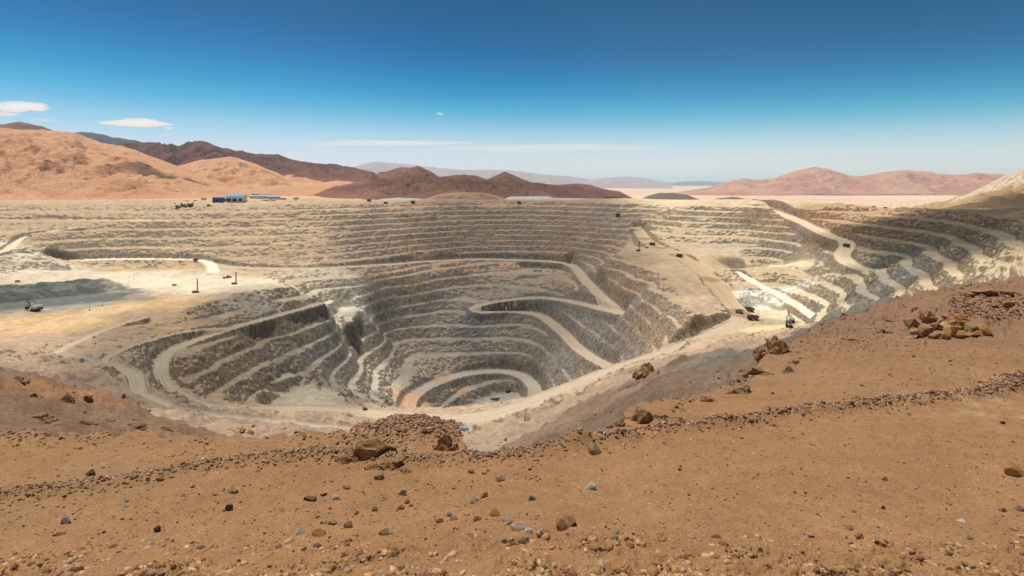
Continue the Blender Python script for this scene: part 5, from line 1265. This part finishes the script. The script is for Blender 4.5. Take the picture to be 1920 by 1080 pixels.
# heap of orange slabs, in three rough rows
ORD = ['first', 'second', 'third', 'fourth', 'fifth', 'sixth', 'seventh', 'eighth', 'ninth', 'tenth', 'eleventh', 'twelfth', 'thirteenth']
for row_, y0, x0, x1, n in (('upper', 600, 1732, 1812, 9), ('middle', 615, 1712, 1836, 12), ('lower', 632, 1698, 1856, 13)):
    for i in range(n):
        rock(x0 + (x1 - x0) * (i + rs.uniform(0.15, 0.85)) / n, y0 + rs.uniform(-4, 4), rs.uniform(14, 29), rs.choice(['slab', 'slab', 'block', 'shard']), rs.choice(['orange', 'rust', 'brown', 'orange', 'rust']), ORD[i] + ' slab from the left in the %s row of the orange heap' % row_,
             'slabs heaped on the right slope', tilt=(rs.uniform(-0.6, 0.6), rs.uniform(-0.5, 0.5)), name='slab_rock', sink=0.02)
rock(1773, 619, 30, 'slab', 'tan', 'largest pale slab lying on top of the orange heap', 'slabs heaped on the right slope', 0.3, 5.0, 'slab_rock', (0.5, 0.1), -0.12)

# ------------------------------------------------------------------ loose gravel, too fine to count
TPL = []
for i in range(8):
    me = hull_mesh('gravel_shape', 400 + i, 11, 1.0, rs.uniform(0.6, 0.9), rs.uniform(0.4, 0.75), 2)
    v = np.array([q.co[:] for q in me.vertices]); bm = bmesh.new(); bm.from_mesh(me); bmesh.ops.triangulate(bm, faces=bm.faces); f = np.array([[w.index for w in q.verts] for q in bm.faces]); bm.free()
    TPL.append((v, f)); bpy.data.meshes.remove(me)
m, nt, b = new_mat('gravel_stone'); k = NB(nt); k.l.new(k.hsv(k.attr('stone'), k.rng(k.noise(40.0, 4, 0.7), 0.3, 0.7, 0.7, 1.3, 'LINEAR')), b.inputs['Base Color']); M['gravel'] = m
SC = np.array([(0.30, 0.175, 0.105), (0.38, 0.25, 0.165), (0.22, 0.115, 0.065), (0.44, 0.30, 0.20), (0.38, 0.26, 0.19), (0.52, 0.39, 0.28), (0.13, 0.085, 0.06), (0.40, 0.21, 0.09)], np.float32)
nrg = np.random.RandomState(99)
def gz(x, y):
    p = x / y * F + CX
    c = np.clip(np.interp(p, PXS, np.arange(NCOL)), 0, NCOL - 1.001); r = np.clip(np.interp(y, rows, np.arange(NR)), 0, NR - 1.001)
    c0, r0 = c.astype(int), r.astype(int); a, b_ = c - c0, r - r0
    return HT[r0, c0] * (1 - a) * (1 - b_) + HT[r0, c0 + 1] * a * (1 - b_) + HT[r0 + 1, c0] * (1 - a) * b_ + HT[r0 + 1, c0 + 1] * a * b_
def gravel(name, x, y, size, label, tint=(1, 1, 1), sink=0.15, cols=SC):
    """many angular stones as one mesh"""
    n = len(x); z = gz(x, y); V = []; Fc = []; C = []; off = 0
    which = nrg.randint(0, len(TPL), n)
    for t_, (tv, tf) in enumerate(TPL):
        idx = np.nonzero(which == t_)[0]; mct = len(idx)
        if not mct: continue
        ang = nrg.rand(mct) * 2 * np.pi; ca, sa = np.cos(ang), np.sin(ang); ti = nrg.normal(0, 0.35, mct)
        v = tv[None] * size[idx][:, None, None] * np.array([1, 1, 1])[None, None]
        vx = v[..., 0] * np.cos(ti)[:, None] + v[..., 2] * np.sin(ti)[:, None]; vz = -v[..., 0] * np.sin(ti)[:, None] + v[..., 2] * np.cos(ti)[:, None]; vy = v[..., 1]
        X_ = vx * ca[:, None] - vy * sa[:, None] + x[idx][:, None]; Y_ = vx * sa[:, None] + vy * ca[:, None] + y[idx][:, None]; Z_ = vz + (z[idx] - size[idx] * sink)[:, None]
        V.append(np.stack([X_, Y_, Z_], -1).reshape(-1, 3)); nv = len(tv)
        Fc.append((tf[None] + (off + np.arange(mct) * nv)[:, None, None]).reshape(-1, 3)); off += mct * nv
        c_ = cols[nrg.randint(0, len(cols), mct)] * nrg.uniform(0.75, 1.2, (mct, 1)) * np.array(tint)
        C.append(np.repeat(c_, nv, 0))
    V = np.concatenate(V).astype(np.float32); Fc = np.concatenate(Fc).astype(np.int32); C = np.concatenate(C)
    me = bpy.data.meshes.new(name); me.vertices.add(len(V)); me.loops.add(Fc.size); me.polygons.add(len(Fc))
    me.vertices.foreach_set('co', V.ravel()); me.loops.foreach_set('vertex_index', Fc.ravel())
    me.polygons.foreach_set('loop_start', np.arange(0, Fc.size, 3, dtype=np.int32)); me.polygons.foreach_set('loop_total', np.full(len(Fc), 3, np.int32))
    a = me.attributes.new('stone', 'FLOAT_COLOR', 'POINT'); cc4 = np.ones((len(V), 4), np.float32); cc4[:, :3] = C; a.data.foreach_set('color', cc4.ravel())
    me.update(); me.validate(); me.materials.append(M['gravel'])
    o = bpy.data.objects.new(name, me); COL.objects.link(o); return tag(o, label, kind='stuff')
def along(line, n, width):
    Pl = np.array(line)[:, :2]; d = np.hypot(*np.diff(Pl, axis=0).T); cum = np.concatenate([[0], np.cumsum(d)])
    t = nrg.rand(n) * cum[-1]; x = np.interp(t, cum, Pl[:, 0]); y = np.interp(t, cum, Pl[:, 1])
    return x + nrg.normal(0, width, n), y + nrg.normal(0, width, n)
def sizes(n, lo, hi, pw=3.0): return lo + (hi - lo) * nrg.rand(n) ** pw
x, y = along(W2_, 4600, 0.17); gravel('gravel', x, y, sizes(len(x), 0.03, 0.13, 2.2) * np.clip(y / 12, 0.9, 1.5), 'windrow of pinkish gravel across the right of the slope', (1.1, 1.0, 0.98))
x, y = along(W1, 3400, 0.20); gravel('gravel', x, y, sizes(len(x), 0.025, 0.11, 2.6), 'windrow of brown gravel across the left of the slope')
mx, my, _ = pxd(775, 835, 12.3); x, y = nrg.normal(mx, 0.95, 3200), nrg.normal(my, 0.55, 3200); gravel('gravel', x, y, sizes(len(x), 0.025, 0.12, 2.4), 'rubble mound of gravel on the lip between the crags', (1.08, 1.0, 1.0))
# thin litter of stones over the whole near slope, thicker up the right side
py_ = nrg.uniform(520, 1075, 15000); px_ = nrg.uniform(-60, 1980, 15000)
pts_ = [at(a, b_) for a, b_ in zip(px_[:9000], py_[:9000])]
pa = np.array(pts_); keep = pa[:, 1] < 62; pa = pa[keep]
dens = 0.30 + 0.7 * smooth(-0.15, 0.45, fbm(pa[:, 0] / 1.6, pa[:, 1] / 1.6, 3, 0.6, 31)); pa = pa[nrg.rand(len(pa)) < dens]
gravel('gravel', pa[:, 0], pa[:, 1], sizes(len(pa), 0.0022, 0.0085, 3.0) * pa[:, 1], 'thin litter of small stones over the brown slope')
# coarse clods in the rough strip nearest us
pts_ = [at(a, b_) for a, b_ in zip(nrg.uniform(-60, 1980, 8500), 1090 - 85 * nrg.rand(8500) ** 1.7)]
pa = np.array(pts_); dens = smooth(-0.4, 0.25, fbm(pa[:, 0] / 0.8, pa[:, 1] / 0.5, 3, 0.6, 33)); pa = pa[nrg.rand(len(pa)) < dens]
gravel('rubble', pa[:, 0], pa[:, 1], sizes(len(pa), 0.03, 0.19, 2.6), 'rough strip of clods and stones along the bottom edge', (1.25, 1.12, 0.9), 0.35)
# stones strewn on the slopes between the lip and the pit
yy = np.exp(nrg.uniform(np.log(150), np.log(650), 9000)); tt = nrg.uniform(-1.0, 0.62, 9000)
xx = yy * tt; dens = smooth(0.0, 0.5, fbm(xx / 40, yy / 40, 4, 0.6, 35)); kp = nrg.rand(len(xx)) < dens
gravel('scree', xx[kp], yy[kp], sizes(kp.sum(), 0.002, 0.011, 3.5) * yy[kp], 'stones strewn over the slopes above the haul road', (0.8, 0.75, 0.72))

def spread(n, x0, x1, y0, y1): return np.array([at(a, b_) for a, b_ in zip(nrg.uniform(x0, x1, n), nrg.uniform(y0, y1, n))])
for (n, x0, x1, y0, y1, lo, hi, lab) in ((110, 560, 940, 903, 1012, 4, 9, 'small stones between the larger stones at the bottom middle'), (150, 1130, 1910, 830, 1005, 3, 7, 'small dark stones dotted over the open soil at the right'), (150, 0, 560, 912, 1005, 4, 8, 'small stones on the soil below the left windrow'),
                                 (110, 0, 640, 826, 866, 3, 7, 'small flat stones on the soil above the left windrow'), (420, 1780, 1935, 548, 598, 4, 10, 'rubble patch above the slab heap on the right slope'), (700, 1480, 1930, 640, 740, 2.0, 4.5, 'patches of pinkish chips below the slab heap'), (520, 1480, 1760, 590, 660, 2.2, 6, 'chips strewn left of the slab heap')):
    pa = spread(n, x0, x1, y0, y1); gravel('gravel', pa[:, 0], pa[:, 1], nrg.uniform(lo, hi, n) / F * pa[:, 1], lab, (1.08, 0.95, 0.9))

lx = nrg.uniform(-200, 2100, 2600); ld = np.interp(lx, PXS, lip) * (1 - np.abs(nrg.normal(0, 0.05, 2600)))
kp = smooth(-0.2, 0.4, fbm(lx / 90, lx * 0 + 4.2, 3)) > nrg.rand(2600)
lx, ld = lx[kp], ld[kp]
gravel('rubble', (lx - CX) / F * ld, ld, sizes(len(lx), 0.003, 0.012, 2.4) * ld, 'broken stones along the lip of the slope', (0.95, 0.88, 0.82))
